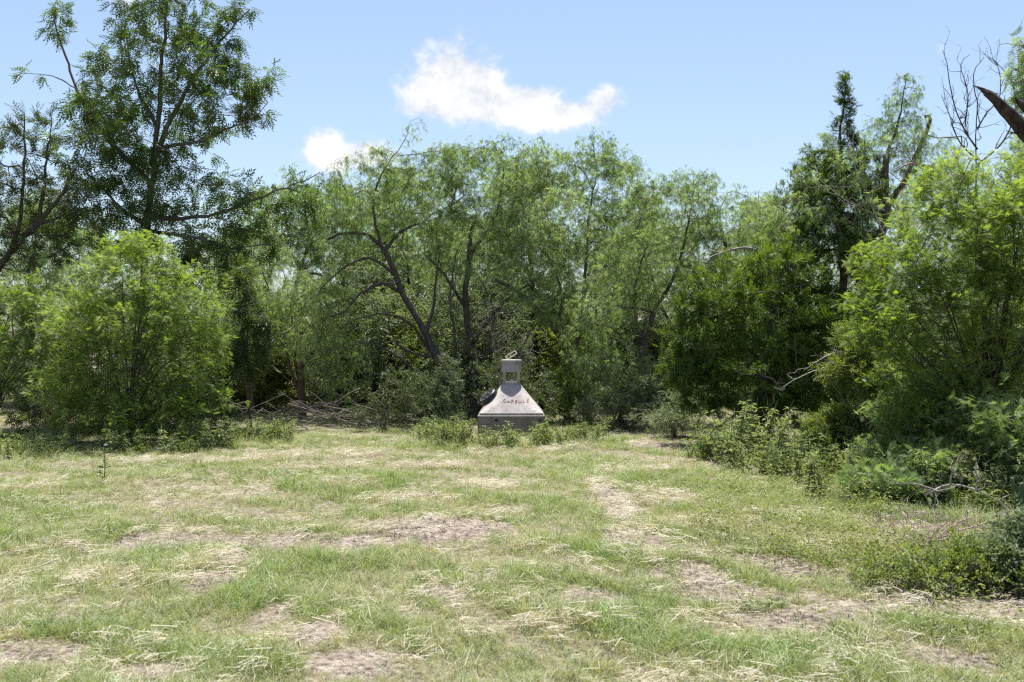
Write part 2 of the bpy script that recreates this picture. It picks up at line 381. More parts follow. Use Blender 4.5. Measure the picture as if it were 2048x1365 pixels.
def plant(name, label, cat, base, guides, blobs, n1, n2, kind, bark, twig, per, seed, group=None, clump=.3, cs=.55, shell=.45,
          stems=0, stem_r=.02, r_tip=.004, ex=.45, maxlen=.6, leafkw=None, growkw=None, zmin=.12, rmax=.05, wig=.02, rag=.14, up2=.15):
    """a woody plant: drawn trunk and limbs, branches grown into its crown lobes, leaves along the twigs"""
    rng = np.random.default_rng(seed); t = empty(name, base, label, cat, group); base = np.array(base, float); tr = Tree(rng)
    for g in guides: tr.guide(g[0], g[1], g[2], wig)
    if stems:
        ts = sample_blobs(blobs, stems, rng, .3, zmin=zmin)
        for q in ts:
            d = q - base; m1 = base + np.array((d[0] * .25, d[1] * .25, d[2] * .45))
            tr_n = tr.n; pts = smooth_path([base + rng.normal(0, .03, 3) * (1, 1, 0), m1, base + d * .92], .15, .015, rng); rr = np.linspace(stem_r, stem_r * .25, len(pts)); par = -1
            for p, r in zip(pts, rr): par = tr.add(p, par, r)
            tr.guides.append((pts, rr))
    tr.grow(sample_blobs(blobs, n1, rng, shell, clump * .5, cs, seed, zmin, rag), **(growkw or {}))
    tr.grow(sample_blobs(blobs, n2, rng, shell * .8, clump, cs, seed, zmin, rag), step=.2, pen=.15 + up2 * .5 - .075, up=up2, maxlen=maxlen, record=True)
    tr.radii(r_tip, ex, rmax); tr.wood(base, t, bark, twig)
    tmpl, mat = kind
    tr.leaves(base, t, T[tmpl], M[mat], per, rng, **(leafkw or {}))
    return t, tr

# ------------------------------------------------------------------ ground
def patch(px, py, rx, ry):
    """an oval patch of ground given by where the photo shows it"""
    y0 = ground_y(py); x0 = (px - 1024) / FPX * y0; ya, yb = ground_y(py + ry), ground_y(py - ry)
    return (x0, (ya + yb) / 2, rx / FPX * y0, (yb - ya) / 2)
BARE = [patch(*a) for a in ((330, 1080, 110, 22), (545, 1082, 130, 24), (880, 1068, 140, 22), (720, 1092, 90, 16), (630, 1265, 60, 34), (700, 1335, 80, 26), (50, 1330, 120, 44), (300, 1350, 90, 30),
                                (1500, 1190, 170, 26), (1700, 1232, 220, 34), (1950, 1225, 180, 50), (1390, 1150, 90, 22), (1260, 1090, 60, 22), (1560, 1130, 70, 22), (900, 1190, 70, 16), (1180, 1200, 80, 18),
                                (1330, 893, 90, 6), (1900, 1330, 70, 20), (560, 1230, 50, 20), (1240, 1010, 36, 26), (960, 1160, 60, 14), (1020, 1310, 40, 14), (150, 1240, 80, 16), (470, 1120, 40, 18), (430, 1172, 50, 26), (570, 1215, 44, 18), (1212, 995, 22, 20), (1238, 1040, 28, 18), (1275, 1085, 40, 18), (1440, 1165, 60, 16))]
STRAW = [patch(*a) for a in ((150, 1092, 60, 7), (722, 915, 50, 8), (500, 990, 36, 20), (340, 1002, 30, 7), (975, 975, 60, 14), (1050, 1104, 70, 6), (420, 1150, 80, 44), (1220, 1010, 40, 50),
                                 (700, 975, 60, 10), (60, 985, 60, 7), (450, 930, 90, 6), (300, 925, 80, 5), (820, 1000, 80, 14), (1080, 905, 50, 5), (1150, 900, 40, 5), (1260, 1075, 50, 22), (1290, 1115, 40, 20),
                                 (1330, 1000, 60, 14), (640, 940, 80, 6), (560, 920, 60, 5), (1390, 1060, 60, 16), (220, 1160, 70, 18), (1430, 1240, 90, 22), (1120, 1250, 80, 18), (860, 935, 90, 6), (1260, 945, 90, 7))]
def field(x, y, patches, soft=.55, ns=.35, seed=3):
    p = np.stack([x, y], 1); nz = .75 * sn(p, ns, seed) + .55 * sn(p, ns * .35, seed + 1); f = np.full(len(x), -.75)
    for (a, b, c_, d) in patches: f = np.maximum(f, 1.35 - ((x - a) / c_) ** 2 - ((y - b) / d) ** 2)
    return np.clip((f + nz * .55) / soft, 0, 1) * (f > -1.2)

m, N, L = new_mat('meadow_ground')
def ground_mat():
    out = N.new('ShaderNodeOutputMaterial'); p = N.new('ShaderNodeBsdfPrincipled'); p.inputs['Roughness'].default_value = .95; p.inputs['Specular IOR Level'].default_value = .1
    tc = N.new('ShaderNodeTexCoord')
    def noise(s, d=6): n = N.new('ShaderNodeTexNoise'); n.inputs['Scale'].default_value = s; n.inputs['Detail'].default_value = d; L.new(tc.outputs['Object'], n.inputs['Vector']); return n
    n1 = noise(1.3); n2 = noise(22, 8); n3 = noise(90, 4)
    soil = ramp(N, [(.34, (.13, .10, .082)), (.5, (.27, .22, .185)), (.68, (.42, .36, .31))]); L.new(n2.outputs['Fac'], soil.inputs[0])
    th = ramp(N, [(.32, (.12, .105, .07)), (.5, (.23, .205, .14)), (.68, (.38, .345, .26))]); L.new(n2.outputs['Fac'], th.inputs[0])
    at = N.new('ShaderNodeAttribute'); at.attribute_name = 'bare'
    mx = N.new('ShaderNodeMix'); mx.data_type = 'RGBA'; L.new(at.outputs['Fac'], mx.inputs[0]); L.new(th.outputs[0], mx.inputs[6]); L.new(soil.outputs[0], mx.inputs[7])
    L.new(mx.outputs[2], p.inputs['Base Color'])
    ad = N.new('ShaderNodeMath'); ad.operation = 'ADD'; L.new(n2.outputs['Fac'], ad.inputs[0]); L.new(n3.outputs['Fac'], ad.inputs[1])
    bp = N.new('ShaderNodeBump'); bp.inputs['Strength'].default_value = 1.0; bp.inputs['Distance'].default_value = .035; L.new(ad.outputs[0], bp.inputs['Height']); L.new(bp.outputs[0], p.inputs['Normal'])
    L.new(p.outputs[0], out.inputs[0])
ground_mat(); M['ground'] = m
def axis_pts(lo, hi, far, n, k):
    t = np.linspace(lo, hi, n); e = np.geomspace(1, far, k); return np.concatenate([lo - e[::-1] + .0, t, hi + e])
gx = axis_pts(-11, 11, 900, 170, 12); gy = axis_pts(2, 24, 900, 190, 12)
X, Y_ = np.meshgrid(gx, gy); xf, yf = X.ravel(), Y_.ravel(); fade = np.exp(-np.maximum(0, np.hypot(xf, yf - 12) - 30) / 40)
GV = np.stack([xf, yf, gz(xf, yf) * fade], 1); w_, h_ = len(gx), len(gy)
ii = (np.arange(h_ - 1)[:, None] * w_ + np.arange(w_ - 1)[None]).ravel(); GF = np.stack([ii, ii + 1, ii + w_ + 1, ii + w_], 1)
g = mesh('ground', GV, GF, M['ground'], smooth=True); g['kind'] = 'structure'
ba = g.data.attributes.new('bare', 'FLOAT', 'POINT'); ba.data.foreach_set('value', field(xf, yf, BARE, 1.0).astype(np.float32))

# ------------------------------------------------------------------ grass and ground cover, scattered from point data
def blades(rng, n, h, spread, width, lean, seg=3, curl=.5):
    V, F, rn, k = [], [], [], 0
    for i in range(n):
        a = rng.uniform(0, 6.283); r = spread * math.sqrt(rng.uniform()); b0 = np.array((r * math.cos(a), r * math.sin(a), 0))
        da = a + rng.normal(0, .9); d = np.array((math.cos(da), math.sin(da), 0)); sd_ = np.array((-d[1], d[0], 0)); hh = h * rng.uniform(.45, 1.15); ln = lean * rng.uniform(.2, 1.3); w = width * rng.uniform(.7, 1.2)
        tw = rng.uniform(-.8, .8); sd_ = sd_ * math.cos(tw) + d * math.sin(tw)
        for s in range(seg):
            t = s / seg; ang = ln + curl * t; c0 = b0 + d * hh * math.sin(ang) * t + np.array((0, 0, hh * t * math.cos(ang * .9)))
            ww = w * (1 - t * .75) * .5; V += [c0 - sd_ * ww, c0 + sd_ * ww]
        ang = ln + curl; V.append(b0 + d * hh * math.sin(ang) + np.array((0, 0, hh * math.cos(ang * .9))))
        for s in range(seg - 1):
            q = k + 2 * s; F += [(q, q + 1, q + 3), (q, q + 3, q + 2)]
        q = k + 2 * (seg - 1); F.append((q, q + 1, q + 2)); rn += [rng.uniform()] * (2 * seg - 1); k += 2 * seg + 1
    return np.array(V), np.array(F), np.array(rn)
def leafy(rng, n, h, spread, tmpl, sc):
    pos = np.stack([rng.normal(0, spread, n), rng.normal(0, spread, n), rng.uniform(.01, h, n)], 1); ax = rng.normal(size=(n, 3)) * (1, 1, .3); up = np.array((0, 0, 1.)) + rng.normal(0, .35, (n, 3))
    V, F, r = scatter(tmpl, pos, ax, up, sc * rng.uniform(.6, 1.3, n), rng); return V, F, r
def cover(name, variants, mat, pts, rot, scl, idx, tint):
    """one ground-cover object: a point per tuft, each tuft drawn from a few small meshes"""
    coll = bpy.data.collections.new(name + '_tufts')
    for k, (V, F, r) in enumerate(variants):
        o = mesh('%s_tuft_%02d' % (name, k), V, F, mat, {'rnd': r}, link=False); coll.objects.link(o)
    me = bpy.data.meshes.new(name); n = len(pts); me.vertices.add(n); me.vertices.foreach_set('co', pts.astype(np.float32).ravel())
    a = me.attributes.new('rot', 'FLOAT_VECTOR', 'POINT'); a.data.foreach_set('vector', rot.astype(np.float32).ravel())
    a = me.attributes.new('scl', 'FLOAT_VECTOR', 'POINT'); a.data.foreach_set('vector', scl.astype(np.float32).ravel())
    a = me.attributes.new('pick', 'INT', 'POINT'); a.data.foreach_set('value', idx.astype(np.int32))
    a = me.attributes.new('tint', 'FLOAT', 'POINT'); a.data.foreach_set('value', tint.astype(np.float32))
    me.update(); o = bpy.data.objects.new(name, me); COL.objects.link(o); me.materials.append(mat)
    ng = bpy.data.node_groups.new(name, 'GeometryNodeTree'); ng.is_modifier = True
    ng.interface.new_socket('Geometry', in_out='INPUT', socket_type='NodeSocketGeometry'); ng.interface.new_socket('Geometry', in_out='OUTPUT', socket_type='NodeSocketGeometry')
    n_ = ng.nodes; l_ = ng.links; gi = n_.new('NodeGroupInput'); go = n_.new('NodeGroupOutput'); ip = n_.new('GeometryNodeInstanceOnPoints')
    ci = n_.new('GeometryNodeCollectionInfo'); ci.inputs['Collection'].default_value = coll; ci.inputs['Separate Children'].default_value = True; ci.inputs['Reset Children'].default_value = True
    def na(nm, ty):
        q = n_.new('GeometryNodeInputNamedAttribute'); q.data_type = ty; q.inputs[0].default_value = nm; return q.outputs[0]
    l_.new(gi.outputs[0], ip.inputs['Points']); l_.new(ci.outputs[0], ip.inputs['Instance']); ip.inputs['Pick Instance'].default_value = True
    l_.new(na('pick', 'INT'), ip.inputs['Instance Index']); e2 = n_.new('FunctionNodeEulerToRotation'); l_.new(na('rot', 'FLOAT_VECTOR'), e2.inputs[0]); l_.new(e2.outputs[0], ip.inputs['Rotation'])
    l_.new(na('scl', 'FLOAT_VECTOR'), ip.inputs['Scale']); l_.new(ip.outputs[0], go.inputs[0])
    md = o.modifiers.new('scatter', 'NODES'); md.node_group = ng
    o['kind'] = 'stuff'; return o

def view_points(rng, n, y0, y1, power, margin=1.25):
    """ground points, denser near the camera, over the wedge of meadow in and a little beyond view"""
    u = rng.uniform(0, 1, n); y = y0 * (y1 / y0) ** (u ** power); x = (rng.uniform(-1, 1, n)) * (y * .515 * margin + .6); return x, y
def density_thin(rng, x, y, f, *cols):
    k = rng.uniform(0, 1, len(x)) < f; return (x[k], y[k], *[c_[k] for c_ in cols])

rng = np.random.default_rng(11)
gvar = [blades(rng, 22, .10, .05, .0042, .35), blades(rng, 16, .14, .035, .004, .3), blades(rng, 26, .06, .06, .004, .6), blades(rng, 16, .17, .03, .004, .25, 3, .9), blades(rng, 24, .08, .07, .0045, .9), blades(rng, 12, .22, .03, .0045, .2, 4, .8)]
x, y = view_points(rng, 150000, 3.9, 34, .95)
p2 = np.stack([x, y], 1)
bare = field(x, y, BARE, 1.15); straw = field(x, y, STRAW, .6, .3, 8)
lush = sn(p2, 1.1, 21) * .6 + sn(p2, .35, 22) * .5
keep = np.clip(1.0 - .98 * bare, 0.05, 1) * np.clip(.80 + .45 * lush, .2, 1)
k = rng.uniform(0, 1, len(x)) < keep; x, y, p2, bare, straw, lush = x[k], y[k], p2[k], bare[k], straw[k], lush[k]
n = len(x); tint = np.clip(.37 - .38 * lush + .45 * straw + .3 * bare + rng.normal(0, .30, n), 0, 1)
s = (.66 + .30 * lush + .25 * rng.normal(size=n)).clip(.35, 1.6) * np.where(bare > .3, .55, 1)
scl = np.stack([s * 1.1, s * 1.1, s * rng.uniform(.6, 1.15, n)], 1)
rot = np.stack([rng.normal(0, .22, n), rng.normal(0, .22, n), rng.uniform(0, 6.283, n)], 1)
idx = rng.choice(6, n, p=[.26, .16, .22, .12, .18, .06])
cover('grass', gvar, M['grass'], np.stack([x, y, gz(x, y) - .004], 1), rot, scl, idx, tint)['label'] = 'patchy mown green and straw coloured meadow grass'

# longer bluish grass in the middle right, and along the tree line
def area_points(rng, areas, dens):
    xs, ys = [], []
    for (a, b, c_, d) in areas:
        n = int(dens * math.pi * c_ * d); r = np.sqrt(rng.uniform(0, 1, n)); t = rng.uniform(0, 6.283, n); xs.append(a + c_ * r * np.cos(t)); ys.append(b + d * r * np.sin(t))
    return np.concatenate(xs), np.concatenate(ys)
tvar = [blades(rng, 18, .26, .06, .006, .3, 4, .8), blades(rng, 14, .34, .05, .006, .25, 4, 1.0), blades(rng, 16, .20, .07, .006, .5, 3, .7)]
x, y = area_points(rng, [patch(*a) for a in ((1520, 1000, 130, 26), (1440, 960, 70, 16), (1180, 950, 110, 30), (1620, 1040, 90, 24), (420, 1230, 50, 40), (560, 893, 110, 8), (960, 893, 130, 9), (1110, 892, 120, 8), (200, 905, 210, 9), (60, 900, 90, 9),
                                          (1060, 1150, 60, 20), (1330, 1170, 40, 18), (820, 1320, 40, 24), (1190, 1050, 40, 20), (1720, 905, 240, 16), (1560, 930, 130, 14), (610, 878, 120, 6))], 42)
n = len(x); s = rng.uniform(.5, 1.05, n); rot = np.stack([rng.normal(0, .2, n), rng.normal(0, .2, n), rng.uniform(0, 6.283, n)], 1)
cover('tall_grass', tvar, M['grass'], np.stack([x, y, gz(x, y) - .004], 1), rot, np.stack([s, s, s], 1), rng.integers(0, 3, n), np.clip(rng.normal(.25, .25, n), 0, 1))['label'] = 'longer uncut grass along the brush and in tufts'

# cut dry straw lying on the meadow
def wisps(rng, n, L, spread):
    V, F, rn, k = [], [], [], 0; a0 = rng.uniform(0, 6.283)
    for i in range(n):
        a = a0 + rng.normal(0, .7); d = np.array((math.cos(a), math.sin(a), 0)); sd_ = np.array((-d[1], d[0], 0)); ll = L * rng.uniform(.5, 1.2); b = np.array((rng.normal(0, spread), rng.normal(0, spread), rng.uniform(.005, .05))); cu = rng.normal(0, .25)
        w = .0013 * rng.uniform(.6, 1.3); el_ = rng.normal(.08, .14)
        for t in (-.5, 0, .5):
            c0 = b + d * ll * t + sd_ * cu * ll * t * t + np.array((0, 0, max(.004 - b[2], el_ * ll * t))); V += [c0 - sd_ * w, c0 + sd_ * w + np.array((0, 0, w))]
        F += [(k, k + 1, k + 3), (k, k + 3, k + 2), (k + 2, k + 3, k + 5), (k + 2, k + 5, k + 4)]; rn += [rng.uniform()] * 4; k += 6
    return np.array(V), np.array(F), np.array(rn)
svar = [wisps(rng, 18, .09, .05), wisps(rng, 14, .12, .05), wisps(rng, 24, .06, .06), wisps(rng, 3, .18, .03)]
x, y = area_points(rng, STRAW, 110); x2, y2 = view_points(rng, 7000, 3.9, 19, .8); x3, y3 = area_points(rng, BARE, 26)
k2 = rng.uniform(0, 1, len(x2)) < np.clip(.4 - .6 * sn(np.stack([x2, y2], 1), .7, 31), .03, 1)
x = np.concatenate([x, x2[k2], x3]); y = np.concatenate([y, y2[k2], y3]); n = len(x); s = rng.uniform(.55, 1.2, n)
rot = np.stack([rng.normal(0, .08, n), rng.normal(0, .08, n), rng.uniform(0, 6.283, n)], 1)
cover('dry_straw', svar, M['straw'], np.stack([x, y, gz(x, y) + .012 + rng.uniform(0, .035, n)], 1), rot, np.stack([s, s, s], 1), rng.choice(4, n, p=[.38, .2, .37, .05]), np.zeros(n))['label'] = 'pale dry grass clippings lying in wisps on the meadow'

# small leafy weeds: creeping over the bare right foreground, dotted in the grass
wv = [leafy(rng, 22, .08, .06, diamond(.026, .014), 1), leafy(rng, 16, .05, .05, diamond(.022, .012), 1), leafy(rng, 34, .22, .07, diamond(.034, .016), 1), leafy(rng, 44, .32, .10, diamond(.036, .017), 1)]
x, y = area_points(rng, [patch(*a) for a in ((1560, 1090, 170, 44), (1720, 1130, 190, 50), (1900, 1150, 150, 60), (1450, 1050, 90, 30), (1800, 1235, 130, 22), (1650, 1020, 120, 30), (1480, 985, 120, 18), (1900, 1270, 130, 20), (1740, 1110, 120, 24))], 80)
x2, y2 = view_points(rng, 3200, 3.9, 19, .8); k2 = sn(np.stack([x2, y2], 1), .6, 41) > .25; x = np.concatenate([x, x2[k2]]); y = np.concatenate([y, y2[k2]])
kp = (field(x, y, [patch(1720, 1236, 150, 20), patch(1480, 1190, 150, 20)], .5) < rng.uniform(.1, 1, len(x))) & (sn(np.stack([x, y], 1), .3, 43) > rng.uniform(-1.4, .5, len(x))); x, y = x[kp], y[kp]; kp = ~((y > 7.0) & (y < 8.6) & (x > y * .39)); x, y = x[kp], y[kp]; n = len(x); s = rng.uniform(.5, 1.2, n)
rot = np.stack([rng.normal(0, .15, n), rng.normal(0, .15, n), rng.uniform(0, 6.283, n)], 1)
M['coverleaf'] = leaf_mat('cover_leaf', [(0, (.15, .19, .05)), (.6, (.25, .28, .10)), (1, (.36, .34, .16))], .4, (1.1, 1.1, .5))
cover('low_weeds', wv, M['coverleaf'], np.stack([x, y, gz(x, y)], 1), rot, np.stack([s, s, s], 1), np.where(x < y * .17, rng.integers(0, 2, n), rng.choice(4, n, p=[.3, .25, .25, .2])), np.zeros(n))['label'] = 'small leafy yellow green weeds spreading over bare soil'

# short dead stubs and clods on the bare patches
x, y = area_points(rng, BARE[:4] + BARE[8:12] + [patch(700, 1075, 160, 16)], 60); n = len(x)
V0, F0 = [], []
sv = [blades(rng, 6, .06, .03, .005, .7, 2, .3), blades(rng, 4, .09, .02, .005, .6, 2, .5), blades(rng, 7, .03, .04, .008, 1.0, 2, .2)]
rot = np.stack([rng.normal(0, .2, n), rng.normal(0, .2, n), rng.uniform(0, 6.283, n)], 1); s = rng.uniform(.5, 1.2, n)
cover('dead_stubs', sv, M['dark_clod'], np.stack([x, y, gz(x, y)], 1), rot, np.stack([s, s, s], 1), rng.integers(0, 3, n), np.zeros(n))['label'] = 'dark dead weed stubs standing on the bare soil'
# ------------------------------------------------------------------ the concrete capsule
def concrete_mat(nm, k):
    m, N, L = new_mat(nm); out = N.new('ShaderNodeOutputMaterial'); p = N.new('ShaderNodeBsdfPrincipled'); p.inputs['Roughness'].default_value = .85; p.inputs['Specular IOR Level'].default_value = .25
    tc = N.new('ShaderNodeTexCoord'); n1 = N.new('ShaderNodeTexNoise'); n1.inputs['Scale'].default_value = 5; n1.inputs['Detail'].default_value = 8; n1.inputs['Roughness'].default_value = .7; L.new(tc.outputs['Object'], n1.inputs['Vector'])
    mp = N.new('ShaderNodeMapping'); mp.inputs['Scale'].default_value = (9, 9, 1.2); L.new(tc.outputs['Object'], mp.inputs[0]); n2 = N.new('ShaderNodeTexNoise'); n2.inputs['Scale'].default_value = 2.2; n2.inputs['Detail'].default_value = 5; L.new(mp.outputs[0], n2.inputs['Vector'])
    r = ramp(N, [(p_, tuple(v * q for v, q in zip(cc, k))) for p_, cc in ((.25, (.23, .205, .195)), (.5, (.35, .32, .31)), (.75, (.43, .40, .39)))]); L.new(n1.outputs['Fac'], r.inputs[0])
    r2 = ramp(N, [(.35, (.72, .68, .66)), (.6, (1, 1, 1))]); L.new(n2.outputs['Fac'], r2.inputs[0])
    mx = N.new('ShaderNodeMix'); mx.data_type = 'RGBA'; mx.blend_type = 'MULTIPLY'; mx.inputs[0].default_value = .6; L.new(r.outputs[0], mx.inputs[6]); L.new(r2.outputs[0], mx.inputs[7]); L.new(mx.outputs[2], p.inputs['Base Color'])
    bp = N.new('ShaderNodeBump'); bp.inputs['Strength'].default_value = .35; bp.inputs['Distance'].default_value = .006; n3 = N.new('ShaderNodeTexNoise'); n3.inputs['Scale'].default_value = 60; L.new(tc.outputs['Object'], n3.inputs['Vector']); L.new(n3.outputs['Fac'], bp.inputs['Height']); L.new(bp.outputs[0], p.inputs['Normal'])
    L.new(p.outputs[0], out.inputs[0]); return m
M['concrete'] = concrete_mat('weathered_concrete', (1, 1, 1)); M['basecrete'] = concrete_mat('darker_concrete', (.60, .56, .52))  # the square base gets a darker, browner tint of the same concrete
M['print'] = plain_mat('red_brown_print', (.15, .09, .09), .8, .2)
M['rubber'] = plain_mat('black_lid', (.016, .017, .02), .38, .35)
M['steel'] = plain_mat('galvanised_steel', (.50, .50, .50), .35, .5, .8)
M['tan'] = plain_mat('tan_strap', (.34, .29, .22), .6, .3)
M['hole'] = plain_mat('dark_hole', (.015, .014, .013), .9, .1)

def ring_pts(half, rnd, n=64):
    """rounded square outline; rnd = 1 gives a circle"""
    a = (np.arange(n) + .5) / n * 2 * math.pi; r = half * rnd; b = half - r; cx = np.sign(np.cos(a)) * b; cy = np.sign(np.sin(a)) * b
    # angles inside each quarter stretched over straight sides and corner
    q = np.stack([np.cos(a), np.sin(a)], 1); mx = np.abs(q).max(1); sq = q / mx[:, None] * half
    out = sq.copy(); co = (np.abs(sq[:, 0]) > b) & (np.abs(sq[:, 1]) > b)
    for i in np.nonzero(co)[0]:
        c_ = np.array((np.sign(sq[i, 0]) * b, np.sign(sq[i, 1]) * b)); d = q[i]
        A = 1.0; Bq = -2 * (d @ c_); Cq = c_ @ c_ - r * r; disc = max(0, Bq * Bq - 4 * A * Cq); out[i] = d * ((-Bq + math.sqrt(disc)) / 2)
    return out
def loft(levels, n=64, cap=True):
    V = []; 
    for (half, rnd, z) in levels: rp = ring_pts(half, rnd, n); V.append(np.column_stack([rp, np.full(n, z)]))
    k = len(levels); V = np.concatenate(V); j = np.arange(n); j2 = (j + 1) % n
    F = np.concatenate([np.stack([i * n + j, i * n + j2, (i + 1) * n + j2, (i + 1) * n + j], 1) for i in range(k - 1)]); Fs = [F]
    if cap:
        V = np.concatenate([V, [[0, 0, levels[0][2]], [0, 0, levels[-1][2]]]]); Fs.append(np.concatenate([np.stack([j2, j, np.full(n, k * n)], 1), np.stack([(k - 1) * n + j, (k - 1) * n + j2, np.full(n, k * n + 1)], 1)]))
    return V, Fs
def auto_smooth(o, ang=40):
    o.data.shade_auto_smooth(angle=R(ang)) if hasattr(o.data, 'shade_auto_smooth') else None
def bx(c_, h, rot=None):
    v = np.array([(sx, sy, sz) for sx in (-1, 1) for sy in (-1, 1) for sz in (-1, 1)], float) * h
    if rot is not None: v = v @ np.array(rot).T
    return v + np.array(c_), np.array([(0, 1, 3, 2), (4, 6, 7, 5), (0, 4, 5, 1), (2, 3, 7, 6), (0, 2, 6, 4), (1, 5, 7, 3)])
def bevel(o, w=.006):
    md = o.modifiers.new('bevel', 'BEVEL'); md.width = w; md.segments = 2; md.limit_method = 'ANGLE'; return o
cap_t = empty('concrete_capsule', (-.012, 18.0, gz(np.array(-.012), np.array(18.0))), 'pale grey concrete cone capsule with a windowed neck, on a square base in tall weeds', 'monument')
def cpart(name, V, F, mat, parent=cap_t, bev=0): 
    o = mesh(name, V, F, mat, parent=parent)
    if bev: bevel(o, bev)
    return o
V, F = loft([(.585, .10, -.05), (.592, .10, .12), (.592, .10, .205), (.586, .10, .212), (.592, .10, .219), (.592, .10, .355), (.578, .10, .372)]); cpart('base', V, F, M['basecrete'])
for px_, in ((-.265,), (.50,)):
    V, F = tube([(px_, -.56, .285), (px_, -.598, .285)], [.024, .024], 14); cpart('plug', V, F, M['hole'])
lev = [(.560, .10, .373), (.562, .10, .405), (.553, .12, .415)]
for i in range(1, 13):
    t = i / 12; lev.append((.553 + (.168 - .553) * t, .12 + .88 * t ** .65, .415 + (.890 - .415) * t))
V, F = loft(lev, 96); cone = cpart('cone', V, F, M['concrete']); coneV, coneF = V, F
V, F = loft([(.163, 1, .885), (.163, 1, .925), (.158, 1, .930)], 48); cpart('neck', V, F, M['concrete'])
for (a, b) in ((-.125, -.085), (.125, -.085), (-.125, .085), (.125, .085)):
    v, f = bx((a, b, 1.02), (.026, .02, .096)); o = cpart('post', v, f, M['concrete'], bev=.004)
V, F = loft([(.172, 1, 1.110), (.179, 1, 1.118), (.179, 1, 1.268)], 48); cpart('collar', V, F, M['concrete'])
V, F = loft([(.186, 1, 1.269), (.190, 1, 1.278), (.190, 1, 1.322), (.184, 1, 1.334), (.10, 1, 1.340)], 48); cpart('cap', V, F, M['concrete'])
v, f = bx((0, -.15, .94), (.10, .008, .012)); cpart('sill', v, f, M['steel'])
v1, f1 = tube([(.015, .0, .925), (.015, 0, .985), (.015, 0, 1.0)], [.055, .055, .03], 16); cpart('lamp', v1, f1, M['steel'])
# the slotted bar tilted on top
th = R(32); dx = np.array((math.cos(th), .1, math.sin(th))); dx /= np.linalg.norm(dx); up_ = np.array((-.25 * math.sin(th), -.85, .5)); up_ -= (up_ @ dx) * dx; up_ /= np.linalg.norm(up_); wz = np.cross(dx, up_); RM = np.stack([dx, wz, up_], 1)
c0 = np.array((-.085, 0, 1.365)); Vs, Fs, k = [], [], 0
for cc, hh in (((.10, .034, 0), (.105, .008, .012)), ((.10, -.034, 0), (.105, .008, .012)), ((0, 0, 0), (.010, .026, .012)), ((.2, 0, 0), (.010, .026, .012)), ((.08, 0, 0), (.008, .026, .010))):
    v, f = bx(cc, hh); v = v @ RM.T + c0; Vs.append(v); Fs.append(f + k); k += 8
cpart('hasp', np.concatenate(Vs), np.concatenate(Fs), M['tan'])
v, f = bx((-.075, 0, 1.352), (.02, .02, .02)); cpart('bracket', v, f, M['steel'])
v, f = tube([(.178, -.06, .80), (.215, -.06, .83)], [.016, .016], 10); cpart('vent', v, f, M['tan'])
# the black bolted lid on the left slope
bvh = BVHTree.FromPolygons([tuple(p) for p in coneV], [tuple(int(q) for q in f) for f in coneF[0]])
hit, nor, _, _ = bvh.ray_cast(Vector((-3, -.12, .635)), Vector((1, 0, 0)))
nrm = Vector((-.66, -.24, .70)).normalized(); hc = np.array(hit); na = np.array(nrm)
u_ = np.cross(na, (0, 1, 0)); u_ /= np.linalg.norm(u_); w2 = np.cross(na, u_)
V, F = tube([hc - na * .05, hc + na * .022], [.165, .165], 32); cpart('flange', V, F, M['concrete'])
V, F = tube([hc + na * .022, hc + na * .085, hc + na * .10], [.182, .182, .165], 36); lid = cpart('lid', V, F, M['rubber']); lid['label'] = 'black round bolted lid on the left slope'
for i in range(10):
    a = i / 10 * 6.283 + .2; q = hc + na * .10 + .145 * (math.cos(a) * u_ + math.sin(a) * w2); V, F = tube([q - na * .01, q + na * .016], [.015, .013], 6); cpart('bolt', V, F, M['steel'], lid)
hd = hc + na * .101; v, f = tube([hd - u_ * .05, hd - u_ * .045 + na * .03, hd + u_ * .045 + na * .03, hd + u_ * .05], [.009] * 4, 6); cpart('handle', v, f, M['steel'], lid)
# printed word, laid on the cone's face along a shallow arc
def glyph(txt, size):
    cu = bpy.data.curves.new('t', 'FONT'); cu.body = txt; cu.size = size; cu.fill_mode = 'FRONT'; cu.offset = .002; ob = bpy.data.objects.new('t', cu); COL.objects.link(ob)
    dg = bpy.context.evaluated_depsgraph_get(); me = ob.evaluated_get(dg).to_mesh(); v = [tuple(q.co) for q in me.vertices]; f = [tuple(p.vertices) for p in me.polygons]; ob.evaluated_get(dg).to_mesh_clear(); bpy.data.objects.remove(ob); return np.array(v), f
def lay(v, f, name):
    out = []
    for (a, b, _) in v:
        a2 = a; z = .575 + b * .80 + .30 * (a2 - .10) ** 2; h_, n_, _, _ = bvh.ray_cast(Vector((a2, -2, z)), Vector((0, 1, 0))); out.append(tuple(h_ + n_ * .004))
    me = bpy.data.meshes.new(name); me.from_pydata(out, [], f); me.materials.append(M['print']); o = bpy.data.objects.new(name, me); COL.objects.link(o); o.parent = cap_t
x0 = -.118; adv = .068
for i, ch in enumerate('C PSULE'):
    cx = x0 + i * adv
    if ch == ' ':   # the little flat cloud mark that stands for the A
        pr = [(-.030, 0), (.030, 0), (.034, .010), (.024, .020), (.012, .024), (.006, .034), (-.006, .032), (-.010, .022), (-.024, .018), (-.034, .008)]
        v = np.array([(cx + a, b + .008, 0) for a, b in pr]); lay(v, [tuple(range(len(pr)))], 'cloud_mark')
    else:
        v, f = glyph(ch, .088); mid = (v[:, 0].min() + v[:, 0].max()) / 2; v[:, 0] = (v[:, 0] - mid) * 1.0 + cx; lay(v, f, 'letter')

